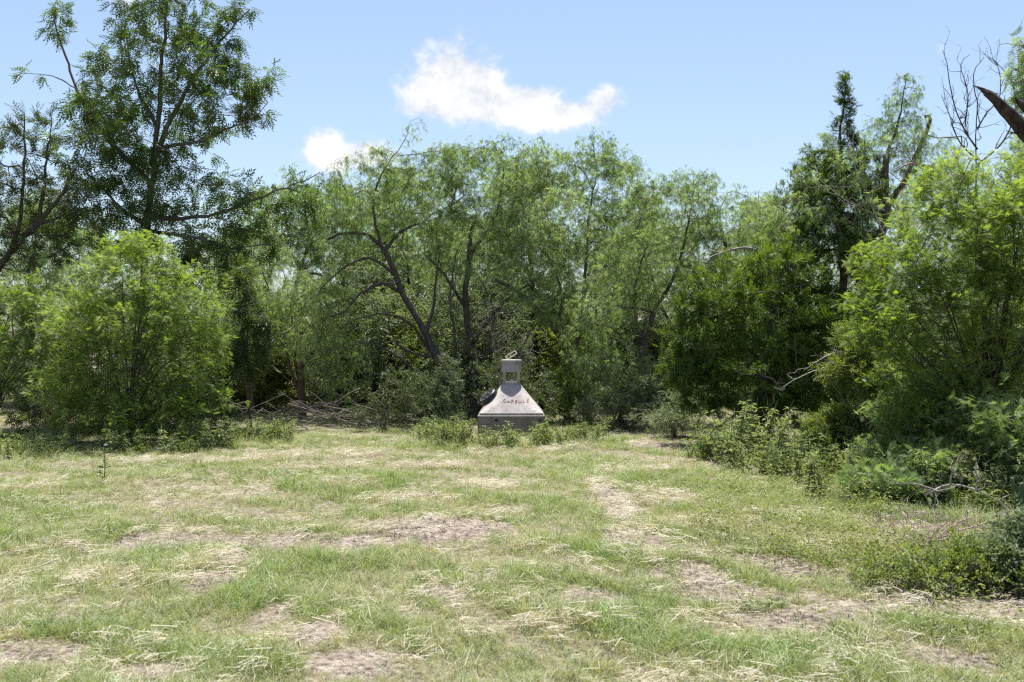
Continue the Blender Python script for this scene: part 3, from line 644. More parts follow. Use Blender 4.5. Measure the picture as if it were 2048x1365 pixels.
# ------------------------------------------------------------------ trees
def gpath(pts, Y): return [P(a, b, (Y if len(r) == 0 else r[0]) + OFF) for a, b, *r in pts]
MQ = dict(droop=.75, radial=.75, along=.35, upj=.5, scale=1.0, svar=.3, spread=.06)
def mesquite(label, base, guides, blobs, n1, n2, per, seed, group=None, bark='bark', clump=.6, scale=.78, name='mesquite_tree', **kw):
    lk = dict(MQ); lk['scale'] = scale
    return plant(name, label, 'tree', base, guides, blobs, n1, n2, ('mesquite', 'mesquite'), M[bark], M['twig'], per, seed, group, clump=clump, cs=.45, leafkw=lk, r_tip=.0034, ex=.43, **kw)
Y = 19.4; OFF = 1.9
m1, _ = mesquite('spreading mesquite whose dark trunk leans left, behind and left of the concrete capsule', P(892, 866, Y + OFF) * (1, 1, 0),
    [(gpath([(893, 875), (888, 760), (850, 680), (800, 585), (768, 505), (735, 472), (690, 466), (655, 480)], Y), .125, .025),
     (gpath([(800, 585), (760, 565, 19.1), (715, 585, 18.9), (680, 625, 18.8), (640, 640, 18.7)], Y), .05, .012), (gpath([(785, 550), (740, 520, 19.2), (690, 540, 19), (640, 580, 18.9)], Y), .045, .012),
     (gpath([(768, 505), (800, 465, 19.6), (850, 445, 19.8)], Y), .05, .015), (gpath([(765, 500), (750, 420, 19.3), (770, 340), (815, 270)], Y), .04, .006),
     (gpath([(860, 700), (820, 650, 18.9), (760, 630, 18.6), (690, 650, 18.4)], Y), .045, .01), (gpath([(850, 680), (870, 590, 19.8), (880, 500, 20)], Y), .05, .012), (gpath([(890, 800), (905, 700, 19.2), (896, 600, 19.1), (915, 500, 19.2)], Y), .05, .012), (gpath([(885, 790), (820, 730, 19), (740, 690, 18.7), (690, 700, 18.6)], Y), .045, .01), (gpath([(870, 720), (800, 690, 19), (770, 610, 18.8)], Y), .035, .008)],
    [B(750, 400, 115, 95, Y + .5, 1.2), B(700, 470, 85, 50, Y + .6, .9), B(850, 390, 90, 90, Y + .5, 1.1), B(830, 500, 120, 60, Y + 1.2, .8, .6), B(690, 590, 70, 60, Y + .6, .6, .3), B(835, 265, 36, 22, Y, .3, .6), B(770, 320, 50, 40, Y, .5), B(880, 330, 50, 40, Y, .5), B(670, 420, 50, 60, Y, .6, .7), B(680, 700, 80, 50, Y + .2, .7, .6)], 120, 1050, 8, 101)
Y = 20; OFF = 1.9
m2, _ = mesquite('upright mesquite rising straight behind the concrete capsule', P(945, 862, Y + OFF) * (1, 1, 0),
    [(gpath([(945, 870), (942, 700), (930, 610), (938, 520), (950, 440)], Y), .12, .04), (gpath([(930, 610), (885, 545, 19.6), (850, 510, 19.4)], Y), .05, .015), (gpath([(938, 520), (990, 440), (1005, 340), (985, 280)], Y), .05, .006),
     (gpath([(942, 690), (1000, 610, 19.6), (1070, 560, 19.4)], Y), .06, .02), (gpath([(944, 790), (980, 700, 19.5), (985, 620, 19.4), (960, 560, 19.4)], Y), .05, .012), (gpath([(944, 800), (1020, 740, 19.6), (1065, 660, 19.5), (1090, 640, 19.5)], Y), .055, .015)],
    [B(975, 370, 115, 85, Y, 1.2), B(930, 480, 110, 80, Y, 1.2), B(985, 295, 38, 32, Y, .5), B(1050, 345, 70, 60, Y, .9), B(1040, 470, 90, 80, 19.7, 1.), B(900, 330, 55, 45, Y, .6), B(1075, 300, 40, 30, Y, .5), B(940, 310, 45, 30, Y, .5)], 120, 1050, 8, 102)
Y = 19; OFF = 2.4
m3, _ = mesquite('mesquite with a crooked trunk arching left over the capsule from its right side', P(1180, 862, Y + OFF) * (1, 1, 0),
    [(gpath([(1185, 872), (1150, 735), (1112, 660), (1045, 595), (990, 560)], Y), .12, .03), (gpath([(1150, 735), (1165, 600, 19.4), (1175, 430, 19.6), (1190, 340, 19.6), (1180, 275, 19.6)], Y), .06, .006), (gpath([(1112, 660), (1120, 580, 18.6), (1090, 500, 18.4)], Y), .05, .012)],
    [B(1190, 365, 80, 75, 19.6, 1.), B(1120, 450, 115, 80, Y, 1.2), B(1080, 560, 95, 65, 18.6, .9), B(1185, 300, 55, 36, 19.6, .6), B(1200, 500, 80, 80, Y, 1.), B(1130, 620, 70, 50, 18.5, .6, .7), B(1110, 330, 55, 40, 19.6, .6), B(1240, 330, 40, 36, 19.6, .5)], 120, 1050, 8, 103)
Y = 18; OFF = 1.9
m4, _ = mesquite('low branching mesquite with a bare elbow limb, between the capsule and the dark juniper', P(1225, 866, Y + OFF) * (1, 1, 0),
    [(gpath([(1228, 880), (1262, 780), (1285, 690), (1308, 625)], Y), .11, .05), (gpath([(1308, 625), (1240, 618, 17.7), (1190, 640, 17.6)], Y), .04, .012), (gpath([(1308, 625), (1350, 560, 18.3), (1370, 460, 18.4), (1390, 370, 18.4)], Y), .05, .008), (gpath([(1285, 690), (1270, 600, 18.4), (1290, 500, 18.6)], Y), .05, .015)],
    [B(1345, 430, 105, 75, 18.4, 1.1), B(1290, 530, 110, 80, Y, 1.1), B(1220, 600, 85, 65, 17.6, .8), B(1390, 375, 55, 40, 18.4, .6), B(1400, 500, 80, 70, 18.4, .9), B(1300, 400, 50, 40, 18.4, .6), B(1225, 740, 80, 85, 17.6, .8, .9), B(1170, 690, 60, 60, 17.6, .5, .7), B(1270, 370, 60, 45, 18.6, .6), B(1330, 370, 45, 30, 18.5, .4)], 120, 1050, 8, 104)
Y = 20.5; OFF = 0.0
m5, _ = mesquite('mesquite filling the low gap of sky behind the dark juniper', P(1500, 860, Y) * (1, 1, 0),
    [(gpath([(1500, 868), (1495, 700), (1470, 560), (1440, 450)], Y), .11, .03), (gpath([(1480, 600), (1540, 500), (1560, 440)], Y), .05, .01)],
    [B(1440, 440, 75, 70, Y, 1.), B(1530, 440, 65, 55, Y, .9), B(1480, 530, 100, 70, Y, 1.), B(1590, 420, 60, 50, Y, .8), B(1420, 580, 80, 70, Y, .9)], 70, 460, 8, 105)
Y = 16.8
m6, _ = mesquite('thin topped mesquite with grey dead twigs and dark trunk, right of the juniper spire', P(1775, 872, Y) * (1, 1, 0),
    [(gpath([(1770, 885), (1765, 700), (1758, 560), (1766, 430), (1772, 310)], Y), .13, .05), (gpath([(1766, 430), (1820, 340), (1860, 240), (1850, 235)], Y), .05, .03), (gpath([(1760, 500), (1700, 440), (1640, 400), (1600, 400)], Y), .04, .01), (gpath([(1772, 320), (1800, 240), (1810, 150)], Y), .03, .005)],
    [B(1800, 260, 60, 50, Y, .6), B(1812, 185, 26, 36, Y, .3), B(1850, 320, 70, 60, Y, .7), B(1700, 400, 90, 60, Y, .8, .8), B(1610, 440, 80, 60, Y, .7, .8), B(1740, 480, 90, 60, Y, .8, .6), B(1760, 220, 26, 36, Y, .3, .6), B(1640, 345, 55, 45, Y, .5), B(1735, 320, 50, 50, Y - .3, .5), B(1660, 290, 24, 26, Y, .3)], 90, 560, 8, 106, clump=.6)
Y = 22.5
m7, _ = mesquite('young mesquite with reddish forked trunk, left of the grey brush pile', P(515, 852, Y) * (1, 1, 0),
    [(gpath([(515, 868), (497, 780), (482, 715), (490, 640)], Y), .10, .03), (gpath([(500, 790), (530, 700), (545, 640)], Y), .04, .012)],
    [B(555, 570, 90, 75, Y, 1.1), B(500, 640, 85, 70, Y, 1.), B(580, 680, 70, 60, Y, .9), B(520, 520, 60, 40, Y, .7)], 60, 420, 8, 107, bark='redbark')
Y = 21.5
m8, _ = mesquite('stubby red barked mesquite with broken stems standing in the brush pile', P(605, 842, Y) * (1, 1, 0),
    [(gpath([(606, 862), (604, 800), (602, 740), (628, 705)], Y), .12, .05), (gpath([(604, 800), (580, 740), (563, 680)], Y), .05, .02), (gpath([(603, 770), (590, 720), (592, 690)], Y), .05, .03), (gpath([(604, 790), (560, 745), (540, 742)], Y), .02, .01)],
    [B(640, 600, 60, 70, Y, .9), B(655, 700, 75, 60, Y, .9), B(590, 600, 60, 50, Y, .8), B(690, 760, 60, 50, Y, .7, .6)], 60, 380, 8, 108, bark='redbark')

BACKBUSH = []
# the second row behind, copies turned about
back = [(m1, 560, 27, 2.2, 1.0), (m2, 690, 26, 1.1, .95), (m3, 800, 28, 3.6, 1.05), (m4, 890, 25.5, .6, 1.0), (m2, 1060, 27, 4.2, 1.05), (m5, 1150, 25, 2.6, 1.0), (m1, 1290, 26.5, 5.2, .95), (m4, 1400, 25, 3.3, .9), (m3, 1560, 26, 1.5, .9), (m7, 1700, 24, .4, 1.1),
        (m5, 1860, 23, 2.0, 1.15), (m2, 60, 27, 5.5, .9), (m7, 430, 26, 3.9, 1.1), (m4, 240, 29, 2.5, 1.0), (m8, -60, 25, 1.0, 1.1), (m3, 2010, 25, 4.4, 1.1), (m1, 950, 34, .2, 1.0), (m5, 700, 36, 3.0, 1.1), (m2, 480, 38, 2.0, 1.0), (m4, 1250, 36, 4.6, 1.1), (m7, 300, 40, 1.2, 1.2), (m3, 1500, 37, 5.9, 1.0)]
for (src, px, Yb, rz, sc) in back:
    dup(src, ((px - 1024) / FPX * Yb, Yb, 0), rz, sc, 'feathery mesquite in the rows behind the front trees, glimpsed through their branches', 'mesquites in the back rows')

# bushes closing the gaps low behind the front trees
rgb = np.random.default_rng(64)
for i in range(46):
    Yb = rgb.uniform(22.5, 31); pxb = rgb.uniform(-150, 2150) if i > 24 else rgb.uniform(480, 1500)
    BACKBUSH.append((i, pxb, Yb, rgb.uniform(0, 6.283), rgb.uniform(1.7, 2.9)))
BACKBUSH += [(1, 2085, 16.5, 1.0, 2.0), (3, 2000, 18.5, 2.2, 2.4), (0, 2150, 19.0, 4.0, 2.4), (1, 1880, 17.5, 5.0, 2.2)]
# pecan-like tall tree on the left
Y = 20.5
pec, ptr = plant('ash_tree', 'tall tree with drooping compound leaves that rises past the top of the picture', 'tree', P(286, 862, Y) * (1, 1, 0),
    [(gpath([(286, 875), (284, 600), (286, 470), (294, 380), (310, 280), (322, 150), (330, 30), (332, -70)], Y), .12, .02),
     (gpath([(300, 335), (350, 225, 20.2), (400, 140, 20), (450, 70, 20), (500, 20, 20)], Y), .07, .012), (gpath([(296, 360), (230, 290, 20.7), (165, 190, 20.8), (120, 60, 20.8), (110, 10, 20.8)], Y), .06, .01),
     (gpath([(305, 300), (380, 290, 20), (460, 260, 19.7), (530, 230, 19.6)], Y), .045, .008), (gpath([(290, 430), (380, 435, 20), (490, 400, 19.8), (580, 370, 19.6), (640, 345, 19.6)], Y), .055, .008),
     (gpath([(288, 450), (220, 400, 20), (160, 330, 20)], Y), .05, .01), (gpath([(288, 460), (380, 480, 19.7), (470, 500, 19.4), (540, 490, 19.4)], Y), .05, .01), (gpath([(312, 260), (270, 160, 20.8), (250, 60, 21)], Y), .05, .01),
     (gpath([(160, 185), (100, 150, 20.8), (50, 148, 20.8)], Y), .02, .005)],
    [B(300, 80, 85, 95, Y, 1.1), B(410, 110, 70, 80, 20, 1.), B(460, 190, 65, 70, 19.8, .9), B(200, 220, 75, 60, 20.7, .9), B(300, 250, 140, 80, Y, 1.5), B(330, 370, 130, 75, Y, 1.4), B(170, 330, 70, 60, 20.2, .9), B(500, 400, 75, 45, 19.7, .7),
     B(610, 370, 48, 34, 19.6, .4), B(480, 480, 80, 45, 19.5, .7), B(120, 420, 65, 50, 20.2, .7), B(115, 50, 28, 50, 20.8, .35, .9), B(260, 460, 150, 50, Y, 1.3), B(390, 520, 90, 50, 19.8, .9), B(60, 148, 26, 12, 20.8, .15, .9), B(210, 140, 50, 40, 20.8, .6), B(480, 40, 50, 40, 20, .5), B(320, -60, 120, 70, Y, 1.2), B(530, 170, 26, 60, 19.7, .4), B(590, 440, 60, 50, 19.6, .5, .8)],
    170, 1150, ('pecan', 'pecan'), M['ashbark'], M['twig'], 8, 201, clump=.85, cs=.33, r_tip=.004, ex=.43, maxlen=.55, leafkw=dict(droop=.35, radial=.8, along=.7, upj=.45, scale=.85, svar=.3, spread=.03, t0=.35))
rl = np.random.default_rng(5); ptr.leaves(np.array(pec.location), pec, T['pecan'], M['redleaf'], 4, rl, droop=.4, scale=.7, spread=.05, name='red_leaves', sel=lambda p: np.linalg.norm(p - P(480, 225, 19.7)) < .42)
# dark small tree at the left edge
Y = 18.6
plant('live_oak_tree', 'dark small leaved tree at the left edge with a black limb leaning to the right', 'tree', P(-70, 872, Y) * (1, 1, 0),
    [(gpath([(-70, 885), (-50, 640), (0, 520), (60, 455), (110, 405), (150, 335)], Y), .12, .03), (gpath([(20, 500), (40, 400), (45, 300), (50, 230)], Y), .05, .01), (gpath([(75, 440), (90, 340), (100, 220)], Y), .04, .008), (gpath([(60, 455), (130, 430), (180, 390)], Y), .04, .01)],
    [B(45, 320, 50, 80, Y, .8), B(20, 420, 55, 70, Y, .8), B(92, 270, 26, 60, Y, .4), B(120, 400, 55, 60, Y, .6), B(10, 510, 60, 45, Y, .7), B(30, 240, 20, 36, Y, .3), B(-60, 380, 70, 120, Y, .9), B(100, 500, 60, 40, Y, .6)], 90, 520, ('dark', 'darkleaf'), M['bark'], M['bark'], 11, 202, clump=.55, leafkw=dict(droop=-.1, radial=.6, along=.9, scale=1.05, spread=.03), r_tip=.0045)
Y = 17.6
plant('hackberry_sapling', 'small sapling with dark drooping broad leaves right of the big feathery bush', 'tree', P(500, 868, Y) * (1, 1, 0), [(gpath([(500, 876), (497, 740), (490, 600)], Y), .03, .012)],
    [B(490, 620, 34, 40, Y, .3), B(500, 700, 34, 50, Y, .3), B(535, 650, 24, 30, Y, .2), B(470, 560, 30, 30, Y, .3)], 20, 90, ('pecan', 'darkleaf'), M['bark'], M['twig'], 8, 203, leafkw=dict(droop=.7, scale=.8))

# huisache bushes
HQ = dict(droop=-.05, radial=.75, along=.65, upj=.28, flat=.45, spread=.035, t0=.05, svar=.3)
def huisache(label, base, blobs, n1, n2, per, seed, stems, scale=1.0, **kw):
    lk = dict(HQ); lk['scale'] = scale; kw.setdefault('up2', .55)
    return plant('huisache_bush', label, 'bush', base, [], blobs, n1, n2, ('huisache', 'huisache'), M['bark'], M['twig'], per, seed, None, clump=.45, cs=.32, shell=.5, stems=stems, leafkw=lk, r_tip=.0032, ex=.42, growkw=dict(up=.6, pen=.9), **kw)
Y = 16.4
huisache('big feathery yellow green bush left of the brush pile, fanning up from one foot', P(255, 893, Y) * (1, 1, 0),
    [B(275, 560, 105, 75, Y, 1.), B(250, 650, 150, 80, Y, 1.2), B(375, 620, 80, 80, Y, .9), B(165, 650, 70, 80, Y, .7), B(330, 730, 110, 60, Y, .9, .8), B(190, 750, 100, 50, Y, .8, .7), B(280, 500, 60, 40, Y, .5), B(420, 700, 40, 60, Y, .5, .7), B(220, 520, 40, 30, Y, .4), B(270, 810, 140, 50, Y, .8, .7), B(180, 840, 80, 36, Y, .6, .6), B(260, 835, 150, 40, Y - .5, .7, 1.2), B(130, 770, 60, 60, Y - .3, .6, .9), B(400, 800, 60, 50, Y - .3, .6, .9)], 150, 2300, 11, 301, 30, .88, rag=.2)
Y = 17.2
huisache('feathery yellow green bush cut off by the left edge of the picture', P(-20, 880, Y) * (1, 1, 0),
    [B(15, 640, 85, 80, Y, .8), B(20, 730, 85, 60, Y, .8, .8), B(60, 590, 50, 40, Y, .5), B(-80, 640, 90, 110, Y, .9)], 80, 1000, 11, 302, 18, .88, rag=.2)
Y = 11.8
huisache('largest bright yellow green feathery bush, towering over the shrubs at the right edge', P(1975, 985, Y) * (1, 1, 0),
    [B(1890, 500, 130, 120, Y, .8), B(1980, 390, 95, 80, Y, .7), B(1800, 560, 75, 75, Y, .5), B(1960, 640, 140, 120, Y, .9), B(1850, 740, 100, 90, Y, .7, .8), B(2060, 520, 110, 170, Y, 1.), B(1900, 360, 60, 50, Y, .5), B(1740, 520, 40, 30, Y, .3), B(2040, 760, 90, 90, Y, .8), B(2140, 480, 120, 200, Y, 1., .6), B(1960, 800, 80, 70, Y, .6, .7), B(1780, 650, 75, 70, Y - .4, .5), B(1840, 830, 80, 60, Y - .3, .5), B(1730, 590, 45, 40, Y, .3, .8)], 190, 2700, 12, 303, 28, .84, stem_r=.026, rag=.18)

# junipers
JQ = dict(droop=-.15, radial=.65, along=.8, upj=.6, spread=.035, svar=.35, scale=.95)
Y = 16.3
plant('juniper_tree', 'dark green bushy juniper sweeping to the ground, beside the low weeds', 'tree', P(1520, 880, Y) * (1, 1, 0), [(gpath([(1520, 886), (1530, 760), (1545, 620), (1570, 500)], Y), .12, .03)],
    [B(1440, 580, 85, 65, Y, .7), B(1530, 640, 120, 90, Y, 1.), B(1410, 680, 80, 60, Y, .7), B(1560, 540, 80, 70, Y, .8), B(1500, 760, 130, 80, Y, 1.), B(1600, 780, 80, 80, Y, .8), B(1420, 780, 70, 60, Y, .6, .8), B(1380, 620, 40, 40, Y, .4), B(1620, 640, 70, 70, Y, .7), B(1370, 740, 50, 50, Y, .5)], 120, 1300, ('juniper', 'juniper'), M['bark'], M['twig'], 24, 401, clump=.6, cs=.3, shell=.55, leafkw=JQ)
Y = 17.2
plant('juniper_tree', 'tall dark juniper ending in a thin pointed spire against the sky', 'tree', P(1690, 872, Y) * (1, 1, 0), [(gpath([(1690, 880), (1688, 600), (1692, 400), (1690, 240), (1690, 165)], Y), .12, .006)],
    [B(1690, 200, 11, 40, Y, .1, 2.5), B(1690, 265, 24, 40, Y, .2, 2.5), B(1725, 490, 60, 60, Y, .5), B(1680, 330, 60, 45, Y, .5), B(1635, 320, 42, 26, Y, .3), B(1660, 420, 85, 60, Y, .7), B(1680, 540, 105, 80, Y, .9), B(1680, 680, 110, 90, Y, 1.), B(1690, 800, 90, 70, Y, .9), B(1740, 400, 50, 50, Y, .4), B(1600, 480, 70, 40, Y, .5), B(1600, 400, 60, 45, Y, .5, .8), B(1740, 330, 40, 40, Y, .4, .7), B(1690, 185, 8, 34, Y, .06, 4.0), B(1640, 360, 60, 50, Y, .5), B(1710, 390, 60, 60, Y, .5), B(1660, 480, 80, 60, Y, .6)], 110, 1100, ('juniper', 'juniper'), M['bark'], M['twig'], 24, 402, clump=.5, cs=.28, shell=.55, leafkw=JQ)

# ------------------------------------------------------------------ shrubs under and before the trees
def shrub(label, px, pyb, Y, blobs, n1, n2, per, seed, mat='shrubleaf', tmpl='small', scale=1.0, stems=7, group=None, name='shrub', twig='twig', **lk):
    d = dict(droop=.0, radial=.8, along=.6, upj=.45, spread=.03, t0=.05, scale=scale); d.update(lk)
    return plant(name, label, 'shrub', P(px, pyb, Y) * (1, 1, 0), [], blobs, n1, n2, (tmpl, mat), M[twig], M[twig], per, seed, group, clump=.95, cs=.25, shell=.35, stems=stems, stem_r=.014, r_tip=.0025, ex=.4, maxlen=.5, leafkw=d, zmin=.04, rag=.28)
sh_a, _ = shrub('grey green shrub under the leaning mesquite, left of the capsule', 870, 866, 20.0, [B(885, 775, 45, 60, 20, .5), B(850, 820, 60, 40, 19.9, .5), B(900, 840, 40, 24, 19.8, .4)], 40, 380, 8, 501, 'grayleaf')
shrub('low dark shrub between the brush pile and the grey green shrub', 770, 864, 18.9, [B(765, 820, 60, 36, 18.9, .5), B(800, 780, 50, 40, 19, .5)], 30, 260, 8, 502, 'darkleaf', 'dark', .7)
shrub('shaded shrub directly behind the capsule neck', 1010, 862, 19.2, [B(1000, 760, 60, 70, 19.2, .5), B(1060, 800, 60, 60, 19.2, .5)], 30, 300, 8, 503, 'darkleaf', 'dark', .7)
sh_b, _ = shrub('pale grey green shrub below the elbow limb mesquite', 1250, 870, 19.2, [B(1260, 770, 75, 60, 19.2, .6), B(1220, 820, 70, 40, 19.1, .5), B(1300, 830, 60, 30, 19.1, .5)], 40, 420, 8, 504, 'grayleaf')
sh_c, _ = shrub('green shrub close on the right side of the capsule', 1130, 864, 20.0, [B(1130, 790, 50, 60, 20., .5), B(1150, 836, 50, 28, 19.9, .4)], 30, 280, 8, 505, 'shrubleaf', scale=.9)
shrub('small pale shrub at the foot of the dark juniper, left side', 1350, 874, 17.6, [B(1340, 840, 60, 26, 17.6, .5), B(1380, 800, 40, 30, 17.7, .4)], 30, 260, 8, 506, 'grayleaf')
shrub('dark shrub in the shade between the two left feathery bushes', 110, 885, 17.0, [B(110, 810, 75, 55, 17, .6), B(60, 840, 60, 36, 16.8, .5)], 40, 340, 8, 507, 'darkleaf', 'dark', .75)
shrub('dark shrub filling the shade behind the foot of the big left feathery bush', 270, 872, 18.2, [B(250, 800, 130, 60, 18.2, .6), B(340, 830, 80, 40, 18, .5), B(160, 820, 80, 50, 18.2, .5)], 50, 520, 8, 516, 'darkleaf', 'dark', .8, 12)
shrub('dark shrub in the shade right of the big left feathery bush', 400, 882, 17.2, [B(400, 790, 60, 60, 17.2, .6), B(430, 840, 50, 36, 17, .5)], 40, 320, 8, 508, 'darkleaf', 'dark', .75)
sh_d, _ = shrub('low leafy shrub below the bleached branches, at the mouth of the right thicket', 1690, 905, 13.2, [B(1690, 860, 62, 45, 13.2, .4), B(1640, 880, 36, 24, 13, .3)], 40, 420, 11, 509, 'shrubleaf', scale=1.1)
shrub('loose small leaved shrub with bare grey sticks, left of the bright right bush', 1740, 930, 13.0, [B(1730, 700, 55, 45, 13, .4), B(1700, 740, 60, 40, 13, .4), B(1760, 770, 60, 50, 13, .4), B(1710, 670, 36, 28, 13, .3)], 40, 420, 10, 510, 'shrubleaf')
shrub('rounded blue green feathery shrub in the middle of the right thicket', 1840, 945, 12.2, [B(1810, 840, 80, 60, 12.2, .5), B(1880, 860, 70, 60, 12.1, .5), B(1780, 900, 60, 40, 12, .4)], 50, 520, 9, 511, 'mesquite', 'huisache', .95)
shrub('sprawling blue green feathery shrub nearest the mown grass on the right', 1760, 1010, 10.6, [B(1740, 970, 70, 40, 10.6, .4), B(1810, 960, 60, 45, 10.6, .4), B(1860, 930, 60, 45, 10.8, .4)], 40, 480, 9, 512, 'mesquite', 'huisache', .9)
shrub('deep green shrub against the right edge under the bright bush', 2020, 985, 10.6, [B(2000, 860, 80, 70, 10.8, .6), B(2050, 930, 60, 50, 10.5, .4)], 50, 480, 9, 513, 'mesquite', 'huisache', .9)
shrub('leafy foreground shrub shading bare soil near the right edge', 1890, 1205, 6.6, [B(1880, 1135, 100, 36, 6.7, .3), B(1960, 1130, 70, 45, 6.7, .25), B(1790, 1140, 80, 30, 6.9, .25)], 60, 260, 6, 514, 'shrubleaf', 'small', .95, 16)
shrub('leafy foreground shrub cut off by the right edge', 2050, 1195, 6.5, [B(2040, 1120, 60, 60, 6.6, .3), B(2060, 1060, 50, 40, 6.7, .25)], 40, 220, 6, 515, 'grayleaf', 'small', 1.0, 10)
for (i, pxb, Yb, rz, sc) in BACKBUSH:
    dup((sh_a, sh_b, sh_c, sh_d)[i % 4], ((pxb - 1024) / FPX * Yb, Yb, 0), rz, sc, 'green bush filling the gaps low behind the front trees', 'bushes behind the front trees')
# brown dry twiggy bush behind the foreground shrubs
def twiggy(name, label, cat, px, pyb, Y, blobs, n1, n2, seed, mat, stems, r=.01, tip=.0022, maxlen=.4):
    rng = np.random.default_rng(seed); base = P(px, pyb, Y) * (1, 1, 0); t = empty(name, base, label, cat); tr = Tree(rng)
    for q in sample_blobs(blobs, stems, rng, .4, zmin=.03):
        d = q - base; pts = smooth_path([base + rng.normal(0, .04, 3) * (1, 1, 0), base + d * (.4, .4, .5), q], .12, .015, rng); par = -1; rr = np.linspace(r, r * .3, len(pts))
        for p_, r_ in zip(pts, rr): par = tr.add(p_, par, r_)
        tr.guides.append((pts, rr))
    tr.grow(sample_blobs(blobs, n1, rng, .4, zmin=.03), step=.12, jit=.06); tr.grow(sample_blobs(blobs, n2, rng, .4, zmin=.03), step=.1, pen=.1, maxlen=maxlen, jit=.05); tr.radii(tip, .36, r * .7); tr.wood(base, t, mat, mat); return t
twiggy('dry_bush', 'leafless brown dry bush between the foreground weeds and the right thicket', 'bush', 1850, 1100, 8.2, [B(1840, 1050, 110, 34, 8.2, .4), B(1960, 1065, 80, 36, 8.0, .4), B(1900, 1090, 70, 30, 7.6, .3)], 80, 1500, 601, M['drystem'], 16, .006, .0026, .25)
twiggy('dead_shrub', 'tangle of bare grey twigs hanging above the capsule', 'shrub', 1005, 862, 18.6, [B(1000, 640, 60, 50, 18.6, .4), B(1040, 690, 50, 40, 18.6, .3)], 50, 260, 602, M['twig'], 6, .012, .0022, .5)

# ------------------------------------------------------------------ dead wood
def dead(name, label, cat, paths, mat, seed, twigs=0, tw_len=.35, tip=.004, group=None, jag=False):
    rng = np.random.default_rng(seed); base = np.array(paths[0][0][0]); t = empty(name, base, label, cat, group); Ts = []
    for k, (pts, r0, r1) in enumerate(paths):
        q = smooth_path(pts, .05 if isinstance(r0, tuple) else .08, .006, rng); rr = np.linspace(r0, r1, len(q)) if not isinstance(r0, tuple) else np.interp(np.linspace(0, 1, len(q)), *r0)
        V, F = tube(q - base, rr, 40 if rr[0] > .08 else 10 if rr[0] > .03 else 6, .05 if rr[0] > .08 else .1, seed + k, True, .07 if rr[0] > .08 else 0); mesh('trunk' if (k == 0 and rr[0] > .03) else 'branch', V, F, mat, smooth=True, parent=t)
        if twigs:
            for i in range(twigs):
                s = int(rng.uniform(.15, 1) * (len(q) - 1)); d = q[min(s + 1, len(q) - 1)] - q[max(s - 1, 0)]; d /= np.linalg.norm(d) + 1e-9; e = d + rng.normal(0, .6, 3); e /= np.linalg.norm(e); ln = tw_len * rng.uniform(.3, 1)
                tp = smooth_path([q[s], q[s] + e * ln * .5 + rng.normal(0, .03, 3), q[s] + e * ln + np.array((0, 0, .05))], .07, .01, rng); Ts.append(tube(tp - base, np.linspace(min(rr[s] * .7, .012), tip, len(tp)), 4, 0, i, False))
                for b_ in range(3):
                    s2 = rng.integers(1, len(tp)); e2 = e + rng.normal(0, .7, 3); e2 /= np.linalg.norm(e2); l2 = ln * rng.uniform(.15, .5); Ts.append(tube(np.array([tp[s2], tp[s2] + e2 * l2 * .5 + rng.normal(0, .01, 3), tp[s2] + e2 * l2]) - base, [tip, tip * .8, tip * .6], 4, 0, b_, False))
    if Ts: V, F = join_tubes(Ts); mesh('twigs', V, F, mat, smooth=True, parent=t)['kind'] = 'stuff'
    return t
Y = 9.5
rgd = np.random.default_rng(77)
# broken leaning trunk: it stands outside the frame on the right and leans into the corner
dead('dead_tree', 'thick broken grey trunk leaning into the upper right corner, its tip split to a point', 'tree',
     [([P(2330, 1050, Y), P(2300, 700, Y), P(2220, 440, Y), P(2130, 340, Y), P(2080, 290, Y), P(2039, 247, Y), P(1993, 201, Y), P(1972, 186, Y)], ((0, .6, .80, .88, .95, 1), (.13, .115, .085, .070, .056, .034)), 0),
      ([P(1990, 193, Y), P(1966, 180, Y), P(1944, 171, Y)], .026, .002), ([P(1990, 200, Y - .02), P(1972, 186, Y - .03), P(1955, 178, Y - .02)], .022, .002), ([P(1990, 205, Y - .01), P(1978, 196, Y - .03), P(1966, 189, Y - .02)], .022, .002), ([P(1990, 202, Y + .03), P(1970, 188, Y + .04), P(1960, 183, Y + .05)], .02, .002),
      ([P(2050, 262, Y), P(2030, 268, Y - .05), P(2012, 262, Y - .08)], .012, .003), ([P(2020, 226, Y), P(2012, 208, Y), P(2010, 190, Y + .03)], .010, .002),
      ([P(2170, 380, Y + .1), P(2110, 290, Y + .25), P(2062, 226, Y + .3), P(2040, 205, Y + .35), P(2030, 194, Y + .35)], ((0, .6, .9, 1), (.08, .06, .035, .004)), 0)], M['roughbark'], 701)
Y = 12.6
dead('bare_tree', 'bare twiggy treetop with knobbly buds beside the broken trunk', 'tree',
     [([P(1960, 900, Y), P(1955, 600, Y), P(1952, 330, Y), P(1950, 270, Y), P(1955, 215, Y), P(1948, 150, Y), P(1968, 115, Y)], .022, .004), ([P(1955, 300, Y), P(1925, 250, Y), P(1905, 195, Y), P(1893, 130, Y), P(1885, 100, Y)], .012, .003), ([P(1955, 320, Y), P(1915, 280, Y), P(1895, 225, Y), P(1882, 190, Y)], .012, .003),
      ([P(1955, 260, Y), P(1975, 225, Y), P(2000, 190, Y), P(1995, 130, Y), P(1978, 115, Y)], .011, .003), ([P(1955, 330, Y), P(2000, 290, Y), P(2030, 230, Y), P(2020, 160, Y), P(1985, 118, Y)], .012, .003), ([P(1930, 255, Y), P(1935, 190, Y), P(1920, 130, Y), P(1940, 110, Y)], .009, .003)], M['bark'], 702, 12, .30, .0018)
Y = 13.0
